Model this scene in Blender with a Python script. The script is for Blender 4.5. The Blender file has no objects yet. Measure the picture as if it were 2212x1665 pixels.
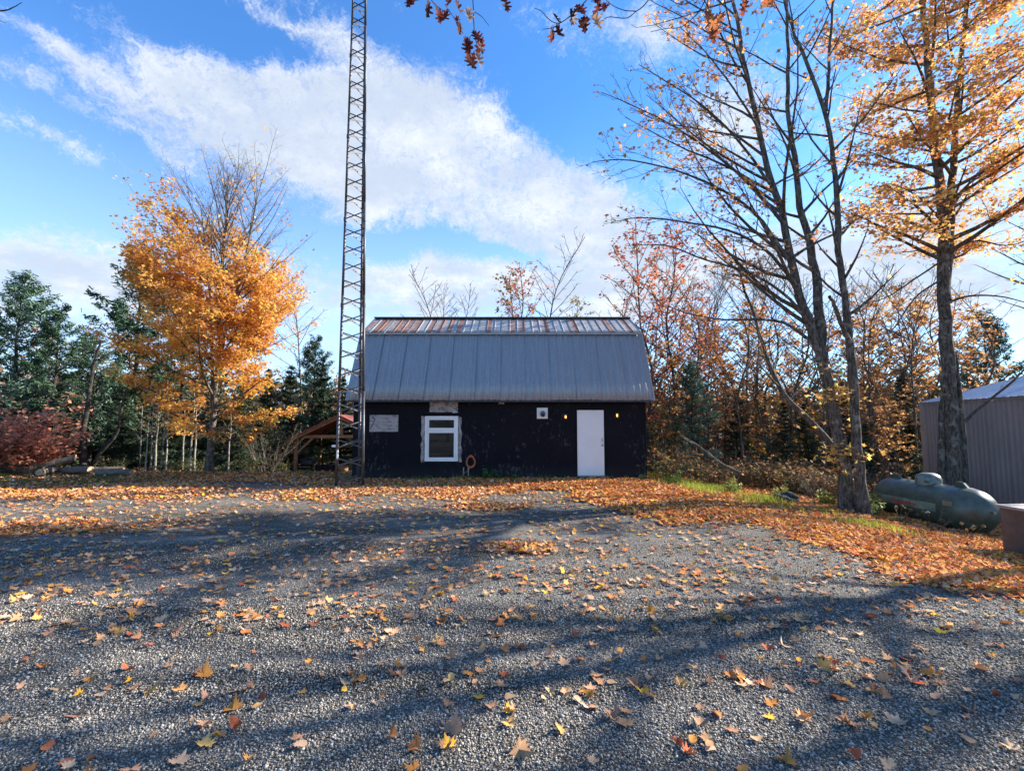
import bpy, bmesh, math, random
import numpy as np
from mathutils import Vector, Matrix

# ------------------------------------------------------------------ camera, sky, sun, exposure
scene = bpy.context.scene
C = scene.collection
CAMZ, PITCH = 1.78, math.radians(4.3)
cam_d = bpy.data.cameras.new('camera'); cam = bpy.data.objects.new('camera', cam_d); C.objects.link(cam)
cam_d.sensor_width = 36; cam_d.lens = 16.27; cam_d.clip_start = 0.05; cam_d.clip_end = 2000
cam.location = (0, 0, CAMZ); cam.rotation_euler = (math.pi/2 + PITCH, 0, 0)
scene.camera = cam
scene.view_settings.view_transform = 'Standard'; scene.view_settings.look = 'None'
scene.view_settings.gamma = 1.0; scene.view_settings.use_curve_mapping = False
scene.view_settings.exposure = 1.45
scene.cycles.max_bounces = 8; scene.cycles.transparent_max_bounces = 8
SUN_EL = math.radians(27); SUN_AZ = math.radians(71)          # azimuth from +Y towards +X
TOSUN = Vector((math.cos(SUN_EL)*math.sin(SUN_AZ), math.cos(SUN_EL)*math.cos(SUN_AZ), math.sin(SUN_EL)))
sd = bpy.data.lights.new('sun', 'SUN'); sd.energy = 5.0; sd.angle = math.radians(0.55); sd.color = (1.0, 0.94, 0.84)
sun = bpy.data.objects.new('sun', sd); C.objects.link(sun); sun.rotation_euler = TOSUN.to_track_quat('Z', 'Y').to_euler()

def vdir(xv, yv):
    """a sight line of the photograph as a direction in the place"""
    a, u = (xv-1106.0)/1000.0, (832.5-yv)/1000.0
    return Vector((a, math.cos(PITCH)-u*math.sin(PITCH), u*math.cos(PITCH)+math.sin(PITCH)))
def at(xv, yv, Y):
    d = vdir(xv, yv); return Vector((d.x*Y/d.y, Y, CAMZ+d.z*Y/d.y))

class NT:
    """small helper for node trees"""
    def __init__(s, nt): s.nt = nt; s.nt.nodes.clear()
    def n(s, t, **k):
        nd = s.nt.nodes.new(t)
        ins = k.pop('ins', {})
        for a, b in k.items(): setattr(nd, a, b)
        for a, b in ins.items(): s.put(nd.inputs[a], b)
        return nd
    def put(s, sock, v):
        if isinstance(v, bpy.types.NodeSocket): s.nt.links.new(v, sock)
        elif isinstance(v, bpy.types.Node): s.nt.links.new(v.outputs[0], sock)
        else: sock.default_value = v
    def m(s, op, a, b=None, c=None, clamp=False):
        nd = s.nt.nodes.new('ShaderNodeMath'); nd.operation = op; nd.use_clamp = clamp
        s.put(nd.inputs[0], a)
        if b is not None: s.put(nd.inputs[1], b)
        if c is not None: s.put(nd.inputs[2], c)
        return nd.outputs[0]
    def v(s, op, a, b=None):
        nd = s.nt.nodes.new('ShaderNodeVectorMath'); nd.operation = op
        s.put(nd.inputs[0], a)
        if b is not None:
            if op == 'SCALE': s.put(nd.inputs[3], b)
            else: s.put(nd.inputs[1], b)
        return nd.outputs['Value'] if op in ('DOT_PRODUCT', 'LENGTH') else nd.outputs[0]
    def noise(s, vec, scale, detail=3, rough=0.5, col=False):
        nd = s.n('ShaderNodeTexNoise', ins={'Vector': vec, 'Scale': scale, 'Detail': detail, 'Roughness': rough})
        return nd.outputs['Color'] if col else nd.outputs['Fac']
    def ss(s, x, lo, hi, a=0.0, b=1.0, lin=False):
        nd = s.n('ShaderNodeMapRange', interpolation_type='LINEAR' if lin else 'SMOOTHSTEP')
        for k, v in zip(('Value', 'From Min', 'From Max', 'To Min', 'To Max'), (x, lo, hi, a, b)): s.put(nd.inputs[k], v)
        return nd.outputs[0]
    def mix(s, f, a, b, mode='MIX'):
        nd = s.n('ShaderNodeMix', data_type='RGBA', blend_type=mode)
        s.put(nd.inputs[0], f); s.put(nd.inputs[6], c4(a)); s.put(nd.inputs[7], c4(b)); return nd.outputs[2]
def c4(c):
    return (*c, 1.0) if isinstance(c, (tuple, list)) and len(c) == 3 else c

world = bpy.data.worlds.new('World'); scene.world = world; world.use_nodes = True
w = NT(world.node_tree)
gen = w.n('ShaderNodeTexCoord').outputs['Generated']
sky = w.n('ShaderNodeTexSky', sky_type='NISHITA', sun_disc=False, sun_elevation=SUN_EL, sun_rotation=SUN_AZ,
          altitude=200, air_density=1.0, dust_density=0.35, ozone_density=3.0)
d = w.v('NORMALIZE', gen)
w1 = w.v('SUBTRACT', w.noise(d, 4.0, 4, 0.6, True), (0.5, 0.5, 0.5)); w2 = w.v('SUBTRACT', w.noise(d, 14.0, 5, 0.62, True), (0.5, 0.5, 0.5))
dw = w.v('ADD', d, w.v('ADD', w.v('SCALE', w1, 0.16), w.v('SCALE', w2, 0.05)))
# cloud banks: centre, length, breadth, tilt and weight, as sight lines
banks = [(500,250,150,95,8,1.1), (650,270,220,100,12,1.0), (800,250,260,95,22,1.2), (1020,320,240,110,30,1.2), (1180,420,190,90,28,1.1), (700,370,260,45,24,0.95),
         (1060,480,160,45,10,.7), (1290,520,120,100,20,.95), (130,100,170,24,30,.68), (240,200,170,30,28,.68), (50,160,120,30,22,.75), (120,310,170,24,24,.8), (300,290,120,24,16,.55), (180,380,90,16,28,.45),
         (80,570,330,60,6,1.1), (300,680,480,60,2,.7), (860,600,320,75,3,.75), (1250,640,420,80,2,.85), (1380,60,110,60,15,.9),
         (1600,270,170,100,-30,.95), (1900,230,110,60,-10,.8), (1700,560,380,90,0,.85), (2100,420,220,200,0,.95), (640,60,150,30,12,.5), (1180,110,90,60,30,.5), (2000,660,300,80,0,.8), (820,515,330,32,5,-1.0), (1190,210,130,75,38,-.7), (270,450,330,36,5,-1.0), (450,180,130,40,20,-.3), (1160,560,120,25,8,-.4), (430,20,330,60,4,-1.5), (950,60,150,60,0,-.5), (60,20,120,30,10,-.6), (880,90,260,50,20,-.35)]
S = None
for bx_, by_, ra, rb, ang, wt in banks:
    c = vdir(bx_, by_).normalized(); t = math.radians(ang)
    A = vdir(bx_+ra*math.cos(t), by_+ra*math.sin(t)).normalized()-c; B = vdir(bx_-rb*math.sin(t), by_+rb*math.cos(t)).normalized()-c
    A = A/A.length_squared; B = B/B.length_squared
    e = w.v('SUBTRACT', dw, tuple(c))
    qa = w.v('DOT_PRODUCT', e, tuple(A)); qb = w.v('DOT_PRODUCT', e, tuple(B)); qc = w.m('MULTIPLY', w.v('DOT_PRODUCT', e, tuple(c)), 2.0)
    q = w.m('ADD', w.m('MULTIPLY', qa, qa), w.m('ADD', w.m('MULTIPLY', qb, qb), w.m('MULTIPLY', qc, qc)))
    g = w.m('EXPONENT', w.m('MULTIPLY', q, -0.9))
    S = w.m('MULTIPLY', g, wt) if S is None else w.m('MULTIPLY_ADD', g, wt, S)
sep = w.n('ShaderNodeSeparateXYZ', ins={0: d})
hz = w.m('ADD', w.m('MAXIMUM', sep.outputs[2], 0.0), 0.18)
pl = w.n('ShaderNodeCombineXYZ', ins={0: w.m('DIVIDE', sep.outputs[0], hz), 1: w.m('DIVIDE', sep.outputs[1], hz), 2: 0.3})
fb = w.noise(pl, 1.7, 9, 0.62); fine = w.noise(w.v('ADD', pl, w.v('SCALE', w2, .9)), 8.5, 9, 0.7)
fbs = w.m('ADD', w.m('MULTIPLY', w.m('SUBTRACT', fb, 0.5), 1.7), w.m('MULTIPLY', w.m('SUBTRACT', fine, 0.5), 1.9))
dens = w.m('ADD', w.m('MINIMUM', S, 1.22), fbs)
alpha = w.ss(dens, 0.16, 1.30)
alpha = w.m('MULTIPLY', alpha, 0.96)
shade = w.ss(w.m('ADD', w.m('ADD', w.m('MULTIPLY', w.noise(pl, 3.2, 6, .6), .7), w.m('MULTIPLY', fine, .35)), w.m('MULTIPLY', dens, -0.10)), 0.33, 0.60)
ccol = w.mix(shade, (3.4, 3.9, 4.7), (5.3, 5.5, 5.85))
skyc = w.mix(1.0, sky.outputs[0], (0.54, 1.18, 1.74), 'MULTIPLY')
veil = w.ss(sep.outputs[2], 0.0, 0.6, 0.5, 0.02)
skyc = w.mix(veil, skyc, (6.5, 7.4, 8.7))
fin = w.mix(alpha, skyc, ccol)
bg = w.n('ShaderNodeBackground', ins={'Color': fin, 'Strength': 0.073})
out = w.n('ShaderNodeOutputWorld', ins={'Surface': bg})

# ------------------------------------------------------------------ helpers
rnd = random.Random(11); rng = np.random.default_rng(7)

def tag(o, label=None, cat=None, group=None, kind=None):
    if label: o['label'] = label
    if cat: o['category'] = cat
    if group: o['group'] = group
    if kind: o['kind'] = kind
    return o
def empty(name, loc, label=None, cat=None, group=None, rz=0):
    o = bpy.data.objects.new(name, None); C.objects.link(o); o.location = loc; o.rotation_euler = (0, 0, rz)
    o.empty_display_size = 0.2
    return tag(o, label, cat, group)
def link(name, me, mat=None, parent=None):
    if mat is not None and not me.materials: me.materials.append(mat)
    o = bpy.data.objects.new(name, me); C.objects.link(o)
    if parent is not None: o.parent = parent
    return o
def dup(root, loc, rz=0, s=1.0, label=None, group=None):
    r = root.copy(); C.objects.link(r); r.location = loc; r.rotation_euler = (0, 0, rz); r.scale = (s, s, s) if not isinstance(s, tuple) else s
    if label: r['label'] = label
    if group: r['group'] = group
    for ch in list(root.children):
        c = ch.copy(); C.objects.link(c); c.parent = r
        for g in ch.children:
            e = g.copy(); C.objects.link(e); e.parent = c
    return r
def quick(name, V, F, cols=None, smooth=False, attrs=None):
    me = bpy.data.meshes.new(name); V = np.asarray(V, np.float32); F = np.asarray(F, np.int32); n, k = F.shape
    me.vertices.add(len(V)); me.vertices.foreach_set('co', V.ravel())
    me.loops.add(n*k); me.loops.foreach_set('vertex_index', F.ravel())
    me.polygons.add(n); me.polygons.foreach_set('loop_start', np.arange(0, n*k, k, dtype=np.int32))
    if smooth: me.polygons.foreach_set('use_smooth', np.ones(n, bool))
    me.update(calc_edges=True)
    if cols is not None:
        a = me.color_attributes.new('Col', 'FLOAT_COLOR', 'POINT'); cc = np.ones((len(V), 4), np.float32); cc[:, :3] = cols; a.data.foreach_set('color', cc.ravel())
    for nm, val in (attrs or {}).items():
        a = me.attributes.new(nm, 'FLOAT', 'POINT'); a.data.foreach_set('value', np.asarray(val, np.float32))
    return me
def frames(N, yaw, tilt, tdir):
    """N rotations: turn by yaw, then tip by tilt about a level axis at tdir"""
    cy, sy = np.cos(yaw), np.sin(yaw); z = np.zeros(N); o = np.ones(N)
    Rz = np.stack([np.stack([cy, -sy, z], 1), np.stack([sy, cy, z], 1), np.stack([z, z, o], 1)], 1)
    ax, ay = np.cos(tdir), np.sin(tdir); c, s = np.cos(tilt), np.sin(tilt); C1 = 1-c
    Rt = np.stack([np.stack([c+ax*ax*C1, ax*ay*C1, ay*s], 1), np.stack([ax*ay*C1, c+ay*ay*C1, -ax*s], 1), np.stack([-ay*s, ax*s, c], 1)], 1)
    return Rt @ Rz
def scatter(TV, TF, pos, R, sc, col=None):
    N, k = len(pos), len(TV)
    if np.ndim(sc) == 1: sc = sc[:, None, None]
    else: sc = sc[:, None, :]
    V = np.einsum('nij,nkj->nki', R, TV[None]*sc)+pos[:, None, :]
    F = TF[None]+(np.arange(N)*k)[:, None, None]
    c = None if col is None else np.repeat(col, k, 0)
    return V.reshape(-1, 3), F.reshape(-1, TF.shape[1]), c
class MB:
    """collects simple solids in one bmesh"""
    def __init__(s): s.bm = bmesh.new()
    def box(s, x0, x1, y0, y1, z0, z1, bev=0.0, M=None):
        r = bmesh.ops.create_cube(s.bm, size=1.0); vs = r['verts']
        bmesh.ops.scale(s.bm, vec=(x1-x0, y1-y0, z1-z0), verts=vs); bmesh.ops.translate(s.bm, vec=((x0+x1)/2, (y0+y1)/2, (z0+z1)/2), verts=vs)
        if bev > 0:
            es = list({e for v in vs for e in v.link_edges}); rr = bmesh.ops.bevel(s.bm, geom=es, offset=bev, segments=2, affect='EDGES', profile=0.5)
            vs = list({v for f in rr['faces'] for v in f.verts} | {v for v in vs if v.is_valid})
        if M is not None: bmesh.ops.transform(s.bm, matrix=M, verts=vs)
        return s
    def bar(s, a, b, wx, wy, bev=0.0):
        a, b = Vector(a), Vector(b); L = (b-a).length; q = (b-a).to_track_quat('Z', 'X').to_matrix().to_4x4()
        return s.box(-wx/2, wx/2, -wy/2, wy/2, 0, L, bev, Matrix.Translation(a) @ q)
    def cyl(s, a, b, r, n=16, r2=None, caps=True):
        a, b = Vector(a), Vector(b); L = (b-a).length
        res = bmesh.ops.create_cone(s.bm, cap_ends=caps, segments=n, radius1=r, radius2=r if r2 is None else r2, depth=L)
        q = (b-a).to_track_quat('Z', 'X').to_matrix().to_4x4()
        bmesh.ops.transform(s.bm, matrix=Matrix.Translation((a+b)/2) @ q, verts=res['verts']); return s
    def tube(s, pts, r, n=8):
        for p, q in zip(pts[:-1], pts[1:]): s.cyl(p, q, r, n)
        return s
    def poly(s, pts, ext):
        """closed outline pushed along ext"""
        a = [s.bm.verts.new(p) for p in pts]; b = [s.bm.verts.new(Vector(p)+Vector(ext)) for p in pts]; n = len(pts)
        s.bm.faces.new(a); s.bm.faces.new(b[::-1])
        for i in range(n): s.bm.faces.new((a[i], b[i], b[(i+1) % n], a[(i+1) % n]))
        return s
    def lathe(s, prof, axis_o, axis_d, n=32):
        q = Vector(axis_d).to_track_quat('Z', 'X').to_matrix().to_4x4(); M = Matrix.Translation(axis_o) @ q; rings = []
        for r, z in prof:
            rings.append([s.bm.verts.new(M @ Vector((max(r, 1e-4)*math.cos(2*math.pi*i/n), max(r, 1e-4)*math.sin(2*math.pi*i/n), z))) for i in range(n)])
        for A, B in zip(rings[:-1], rings[1:]):
            for i in range(n): s.bm.faces.new((A[i], A[(i+1) % n], B[(i+1) % n], B[i]))
        return s
    def build(s, name, mat, parent=None, smooth=False):
        bmesh.ops.recalc_face_normals(s.bm, faces=s.bm.faces)
        me = bpy.data.meshes.new(name); s.bm.to_mesh(me); s.bm.free()
        if smooth: me.polygons.foreach_set('use_smooth', np.ones(len(me.polygons), bool))
        return link(name, me, mat, parent)
def child_at(o, parent):
    """keep world coordinates of a mesh built in world space under a placed empty"""
    o.parent = parent; o.matrix_parent_inverse = parent.matrix_basis.inverted() if False else Matrix.Translation(-Vector(parent.location)); return o

# ------------------------------------------------------------------ materials
def material(name):
    m = bpy.data.materials.new(name); m.use_nodes = True; t = NT(m.node_tree); return m, t
def finish(t, shader, disp=None):
    t.n('ShaderNodeOutputMaterial', ins={'Surface': shader})
def plain(name, col, rough=0.6, metal=0.0, var=0.15, scale=6.0, bump=0.0, bscale=60.0, spec=0.4, col2=None, lo=.35, hi=.65):
    m, t = material(name); p = t.n('ShaderNodeNewGeometry').outputs['Position']
    nz = t.noise(p, scale, 5, 0.6)
    c2 = col2 or tuple(x*(1-var*2) for x in col)
    c = t.mix(t.ss(nz, lo, hi), col, c2)
    b = t.n('ShaderNodeBsdfPrincipled', ins={'Base Color': c, 'Roughness': rough, 'Metallic': metal, 'Specular IOR Level': spec})
    if bump: t.put(b.inputs['Normal'], t.n('ShaderNodeBump', ins={'Strength': 0.6, 'Distance': bump, 'Height': t.noise(p, bscale, 4, .6)}))
    finish(t, b.outputs[0]); return m
def leafmat(name, trans=0.45, rough=0.55, fine=True, spec=.15):
    m, t = material(name)
    c = t.n('ShaderNodeAttribute', attribute_name='Col').outputs['Color']
    p = t.n('ShaderNodeNewGeometry').outputs['Position']
    if fine: c = t.mix(1.0, c, t.mix(t.noise(p, 60, 2), (.8, .78, .76), (1.15, 1.12, 1.08)), 'MULTIPLY')
    b = t.n('ShaderNodeBsdfPrincipled', ins={'Base Color': c, 'Roughness': rough, 'Specular IOR Level': spec})
    tr = t.n('ShaderNodeBsdfTranslucent', ins={'Color': c})
    mx = t.n('ShaderNodeMixShader', ins={0: trans, 1: b.outputs[0], 2: tr.outputs[0]}); finish(t, mx.outputs[0]); return m
M_leaf = leafmat('maple_foliage', 0.56); M_needle = leafmat('needle_foliage', 0.12, 0.6, False); M_fallen = leafmat('fallen_leaf_blades', 0.12, 0.8, True, .05)
M_grass = leafmat('grass_blades', 0.4, 0.5, False)
def barkmat(name, c1, c2, c3):
    m, t = material(name); p = t.n('ShaderNodeNewGeometry').outputs['Position']
    st = t.v('MULTIPLY', p, (1.0, 1.0, 0.22))
    n1 = t.noise(st, 26, 5, .65); n2 = t.noise(p, 5.5, 4, .6)
    c = t.mix(t.ss(n1, .38, .62), c1, c2); c = t.mix(t.ss(n2, .52, .66), c, c3)
    b = t.n('ShaderNodeBsdfPrincipled', ins={'Base Color': c, 'Roughness': .9, 'Specular IOR Level': .2,
        'Normal': t.n('ShaderNodeBump', ins={'Strength': 0.9, 'Distance': 0.03, 'Height': n1})})
    finish(t, b.outputs[0]); return m
M_bark = barkmat('grey_bark', (.045, .036, .027), (.145, .12, .09), (.22, .19, .145))
M_barkp = barkmat('pine_bark', (.03, .025, .02), (.06, .05, .04), (.085, .075, .06))
M_birch = barkmat('pale_bark', (.18, .16, .13), (.36, .34, .29), (.12, .10, .08))

# gravel and litter ground
def groundmat():
    m, t = material('gravel_and_soil'); p = t.n('ShaderNodeNewGeometry').outputs['Position']
    A = lambda n: t.n('ShaderNodeAttribute', attribute_name=n).outputs['Fac']
    v1 = t.n('ShaderNodeTexVoronoi', feature='F1', ins={'Vector': p, 'Scale': 68.0, 'Randomness': 1.0})
    v2 = t.n('ShaderNodeTexVoronoi', feature='F1', ins={'Vector': p, 'Scale': 170.0})
    sr = t.n('ShaderNodeSeparateColor', ins={0: v1.outputs['Color']}); s2 = t.n('ShaderNodeSeparateColor', ins={0: v2.outputs['Color']})
    cell = t.m('POWER', sr.outputs[0], 1.6)
    g1 = t.mix(cell, (.13, .118, .102), (.50, .455, .395)); g1 = t.mix(t.m('MULTIPLY', s2.outputs[1], 0.3), g1, (.36, .325, .285))
    gap = t.ss(v1.outputs['Distance'], 0.52, 0.28); g1 = t.mix(gap, (.04, .036, .03), g1)
    big = t.noise(t.v('MULTIPLY', p, (.35, 1.0, 1.0)), 0.8, 4, .6)
    g1 = t.mix(1.0, g1, t.mix(big, (.80, .76, .70), (1.34, 1.26, 1.14)), 'MULTIPLY')
    l1 = t.n('ShaderNodeTexVoronoi', feature='F1', ins={'Vector': p, 'Scale': 16.0}); lr = t.n('ShaderNodeSeparateColor', ins={0: l1.outputs['Color']})
    lit = t.mix(lr.outputs[0], (.26, .12, .055), (.52, .26, .11)); lit = t.mix(t.ss(l1.outputs['Distance'], .35, .6), lit, (.05, .03, .02))
    soil = t.mix(t.noise(p, 3, 5, .7), (.055, .045, .03), (.13, .09, .055))
    soil = t.mix(t.ss(t.noise(p, 9, 4, .6), .45, .6), soil, lit)
    gr = t.mix(t.noise(p, 14, 4, .7), (.05, .07, .018), (.13, .14, .04))
    ruts = t.noise(t.v('MULTIPLY', p, (.12, 1.3, 1)), 1.0, 5, .65); g1 = t.mix(t.ss(ruts, .35, .65, 0, .45), g1, t.mix(.5, g1, (.46, .43, .39)))
    wob = t.m('MULTIPLY', t.m('SUBTRACT', t.noise(p, 2.2, 5, .65), .5), 1.1)
    fl = t.ss(t.m('ADD', A('litter'), wob), .45, .75); fs = t.ss(t.m('ADD', A('soil'), wob), .4, .6); fg = t.ss(t.m('ADD', A('grassy'), wob), .45, .7)
    c = t.mix(fs, g1, soil); c = t.mix(fg, c, gr); c = t.mix(t.m('MULTIPLY', fl, .85), c, lit)
    h = t.m('ADD', t.m('MULTIPLY', v1.outputs['Distance'], -1.0), t.m('MULTIPLY', v2.outputs['Distance'], -.4))
    b = t.n('ShaderNodeBsdfPrincipled', ins={'Base Color': c, 'Roughness': .9, 'Specular IOR Level': .06,
        'Normal': t.n('ShaderNodeBump', ins={'Strength': 1.0, 'Distance': 0.010, 'Height': h})})
    finish(t, b.outputs[0]); return m
M_ground = groundmat()
def stonemat():
    m, t = material('crushed_stone'); c = t.n('ShaderNodeAttribute', attribute_name='Col').outputs['Color']
    p = t.n('ShaderNodeNewGeometry').outputs['Position']
    c = t.mix(1.0, c, t.mix(t.noise(p, 300, 2), (.75, .75, .75), (1.2, 1.2, 1.2)), 'MULTIPLY')
    finish(t, t.n('ShaderNodeBsdfPrincipled', ins={'Base Color': c, 'Roughness': .9, 'Specular IOR Level': .06}).outputs[0]); return m
M_stone = stonemat()

def blackwall():
    m, t = material('flaking_black_wall_paint'); p = t.n('ShaderNodeNewGeometry').outputs['Position']; z = t.n('ShaderNodeSeparateXYZ', ins={0: p}).outputs[2]
    n1 = t.noise(p, 1.6, 5, .6); n2 = t.noise(t.v('MULTIPLY', p, (1.6, 1, .7)), 7.5, 8, .72); n3 = t.noise(p, 1.1, 3, .5)
    c = t.mix(n1, (.004, .004, .006), (.014, .013, .017)); c = t.mix(t.ss(t.m('ADD', z, t.m('MULTIPLY', n2, .5)), .75, .25, 0, .35), c, (.05, .043, .038))
    thr = t.m('ADD', t.m('MULTIPLY', z, .03), t.m('MULTIPLY', t.ss(n3, .35, .65), -.05))
    w_ = t.ss(t.m('SUBTRACT', n2, thr), .55, .66); c = t.mix(t.m('MULTIPLY', w_, t.ss(n3, .42, .62, .06, .5)), c, (.12, .105, .11))
    w2_ = t.ss(t.noise(p, 22, 5, .7), .68, .74); c = t.mix(t.m('MULTIPLY', w2_, t.ss(n3, .45, .6, 0, .5)), c, (.2, .18, .17))
    hb = t.m('ADD', t.noise(p, 45, 6, .7), t.m('MULTIPLY', n2, 1.5))
    b = t.n('ShaderNodeBsdfPrincipled', ins={'Base Color': c, 'Roughness': .8, 'Specular IOR Level': .12, 'Normal': t.n('ShaderNodeBump', ins={'Strength': .6, 'Distance': .012, 'Height': hb})})
    finish(t, b.outputs[0]); return m
M_black = blackwall()
def galv(name, rust):
    m, t = material(name); p = t.n('ShaderNodeNewGeometry').outputs['Position']
    streak = t.noise(t.v('MULTIPLY', p, (9.0, .5, .5)), 2.0, 5, .6); sp = t.noise(p, 20, 5, .65)
    c = t.mix(t.ss(streak, .25, .75), (.30, .30, .295), (.38, .375, .365)); c = t.mix(t.ss(sp, .4, .62, 0, .35), c, (.22, .225, .23))
    ro = .5; me = .3
    if rust:
        x = t.n('ShaderNodeSeparateXYZ', ins={0: p}).outputs[0]
        fl = t.m('FLOOR', t.m('DIVIDE', t.m('ADD', x, 5.0), 0.165))
        wn = t.n('ShaderNodeTexWhiteNoise', noise_dimensions='1D', ins={'W': fl}).outputs[0]
        left = t.ss(x, -5.0, 4.0, 0.30, 0.20)
        rr = t.m('ADD', t.m('ADD', wn, left), t.m('MULTIPLY', t.m('SUBTRACT', t.noise(p, 5.0, 6, .7), .5), 1.3))
        rf = t.ss(rr, .72, .92); rc = t.mix(t.noise(p, 12, 4, .6), (.16, .055, .03), (.38, .18, .10))
        c = t.mix(1.0, c, (1.3, 1.22, 1.12), 'MULTIPLY'); c = t.mix(t.m('MULTIPLY', rf, .92), c, rc)
        me = t.ss(rf, 0, 1, .4, 0.0)
    b = t.n('ShaderNodeBsdfPrincipled', ins={'Base Color': c, 'Roughness': ro, 'Metallic': me, 'Specular IOR Level': .4})
    finish(t, b.outputs[0]); return m
M_galv = galv('weathered_galvanised_sheet', False); M_rust = galv('rusting_galvanised_sheet', True)
M_white = plain('white_paint', (.80, .78, .72), .45, var=.03, scale=2)
M_vinyl = plain('white_vinyl', (.86, .82, .76), .35, var=.04, scale=3)
M_trimdark = plain('dark_trim', (.05, .055, .065), .5, var=.2)
M_peel = plain('bare_membrane', (.42, .36, .31), .7, var=.25, scale=9, col2=(.16, .14, .13), bump=.01, bscale=25)
M_steel = plain('tower_steel', (.085, .09, .098), .45, .35, var=.22, scale=4, col2=(.06, .05, .048))
M_bracem = plain('brace_steel', (.10, .102, .11), .5, .3, var=.25, scale=5, col2=(.06, .052, .048))
M_wood = plain('new_timber', (.42, .25, .12), .7, var=.15, scale=10, bump=.003, bscale=40)
M_redmetal = plain('red_roof_sheet', (.34, .08, .045), .5, var=.15)
M_darkp = plain('black_plastic', (.018, .018, .02), .55, var=.1)
M_darkm = plain('black_enamel', (.022, .022, .024), .35, var=.1)
M_log = plain('log_bark', (.19, .145, .11), .9, var=.25, scale=14, bump=.02, bscale=30)
M_cut = plain('cut_wood', (.48, .33, .19), .8, var=.15, scale=12)
M_chrome = plain('worn_metal', (.45, .45, .44), .3, .9, var=.1)
M_rock = plain('dark_rock', (.06, .058, .055), .9, var=.3, scale=7, bump=.03, bscale=12)
M_box = plain('brown_box_panel', (.125, .085, .06), .75, var=.15, scale=5, bump=.004, bscale=50)
M_boxlid = plain('weathered_box_lid', (.30, .26, .23), .7, var=.12, scale=9)
M_shed = plain('taupe_wall_sheet', (.33, .275, .235), .6, .0, var=.07, scale=.8)
M_shedtrim = plain('pale_taupe_trim', (.40, .35, .31), .5, var=.05)
M_shedroof = plain('pale_steel_roof', (.55, .56, .58), .35, .4, var=.06)
M_cord = plain('orange_cord', (.55, .14, .05), .55, var=.15)
M_concrete = plain('concrete', (.34, .33, .31), .9, var=.15, scale=8)
M_tarp = plain('grey_sheeting', (.42, .40, .39), .6, var=.1)
M_inner = plain('dim_interior', (.05, .04, .035), .9, var=.3, scale=2, col2=(.16, .11, .07), lo=.5, hi=.6)
def glass():
    m, t = material('window_glass')
    b = t.n('ShaderNodeBsdfPrincipled', ins={'Base Color': (.02, .022, .02, 1), 'Roughness': .04, 'Specular IOR Level': .5, 'Alpha': .93}); finish(t, b.outputs[0]); return m
M_glass = glass()
def glow(name, col, s):
    m, t = material(name); finish(t, t.n('ShaderNodeEmission', ins={'Color': (*col, 1), 'Strength': s}).outputs[0]); return m
M_lamp = glow('warm_lamp_glass', (1.0, .42, .08), 1.6)
def plywood():
    m, t = material('stained_board'); p = t.n('ShaderNodeNewGeometry').outputs['Position']
    n = t.noise(t.v('MULTIPLY', p, (1.0, 1, 3.2)), 6.5, 5, .6); c = t.mix(t.noise(p, 3, 3), (.34, .29, .26), (.44, .39, .36)); c = t.mix(t.ss(n, .53, .60, 0, .75), c, (.17, .08, .07))
    finish(t, t.n('ShaderNodeBsdfPrincipled', ins={'Base Color': c, 'Roughness': .8}).outputs[0]); return m
M_ply = plywood()
def tankmat():
    m, t = material('faded_green_tank_paint'); p = t.n('ShaderNodeNewGeometry').outputs['Position']; tc = t.n('ShaderNodeTexCoord').outputs['Object']
    s = t.n('ShaderNodeSeparateXYZ', ins={0: tc}); n = t.noise(p, 5, 6, .65); n2 = t.noise(p, 26, 5, .7)
    c = t.mix(t.ss(n, .35, .65), (.048, .068, .045), (.085, .112, .078)); c = t.mix(t.ss(n2, .6, .72, 0, .8), c, (.04, .05, .04))
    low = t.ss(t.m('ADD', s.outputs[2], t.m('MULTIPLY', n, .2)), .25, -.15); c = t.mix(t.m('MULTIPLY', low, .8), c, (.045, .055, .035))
    finish(t, t.n('ShaderNodeBsdfPrincipled', ins={'Base Color': c, 'Roughness': .4, 'Specular IOR Level': .5}).outputs[0]); return m
M_tank = tankmat()
M_tankband = plain('pale_green_band', (.24, .31, .21), .45, var=.2, scale=7, col2=(.15, .20, .14))
M_redtext = plain('red_lettering', (.55, .06, .05), .5, var=.1)

# ------------------------------------------------------------------ ground
def sstep(x, a, b): t = np.clip((x-a)/(b-a), 0, 1); return t*t*(3-2*t)
def vnoise(x, y, s, seed=0):
    """smooth value noise"""
    x = np.asarray(x, float)/s; y = np.asarray(y, float)/s; xi, yi = np.floor(x), np.floor(y); fx, fy = x-xi, y-yi; fx = fx*fx*(3-2*fx); fy = fy*fy*(3-2*fy)
    h = lambda a, b: np.modf(np.abs(np.sin(a*127.1+b*311.7+seed*74.7)*43758.5453))[0]
    return (h(xi, yi)*(1-fx)+h(xi+1, yi)*fx)*(1-fy)+(h(xi, yi+1)*(1-fx)+h(xi+1, yi+1)*fx)*fy
def gz(x, y):
    x = np.asarray(x, float); y = np.asarray(y, float)
    right = -0.105*np.clip(x-4.2, 0, 11)*sstep(y, 2.0, 6.5)
    back = -1.35*sstep(y, 15.2, 26.0)*sstep(-np.abs(x+0.3), -9.0, -5.0)*0-1.35*sstep(y, 15.2, 27.0)
    z = np.minimum(right, back)+0.35*np.minimum(-right, -back)*-1
    far = sstep(np.hypot(x, y), 60, 200)*-1.0
    return z+far+0.05*(vnoise(x, y, 1.7)-.5)*sstep(np.hypot(x, y-6), 3, 12)+.025*(vnoise(x, y, .5, 3)-.5)*sstep(np.hypot(x, y), 4, 9)
def edge(x, y): return (x-1.94)*.798+(y-9.5)*.603          # metres beyond the leafy edge of the lot
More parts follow.
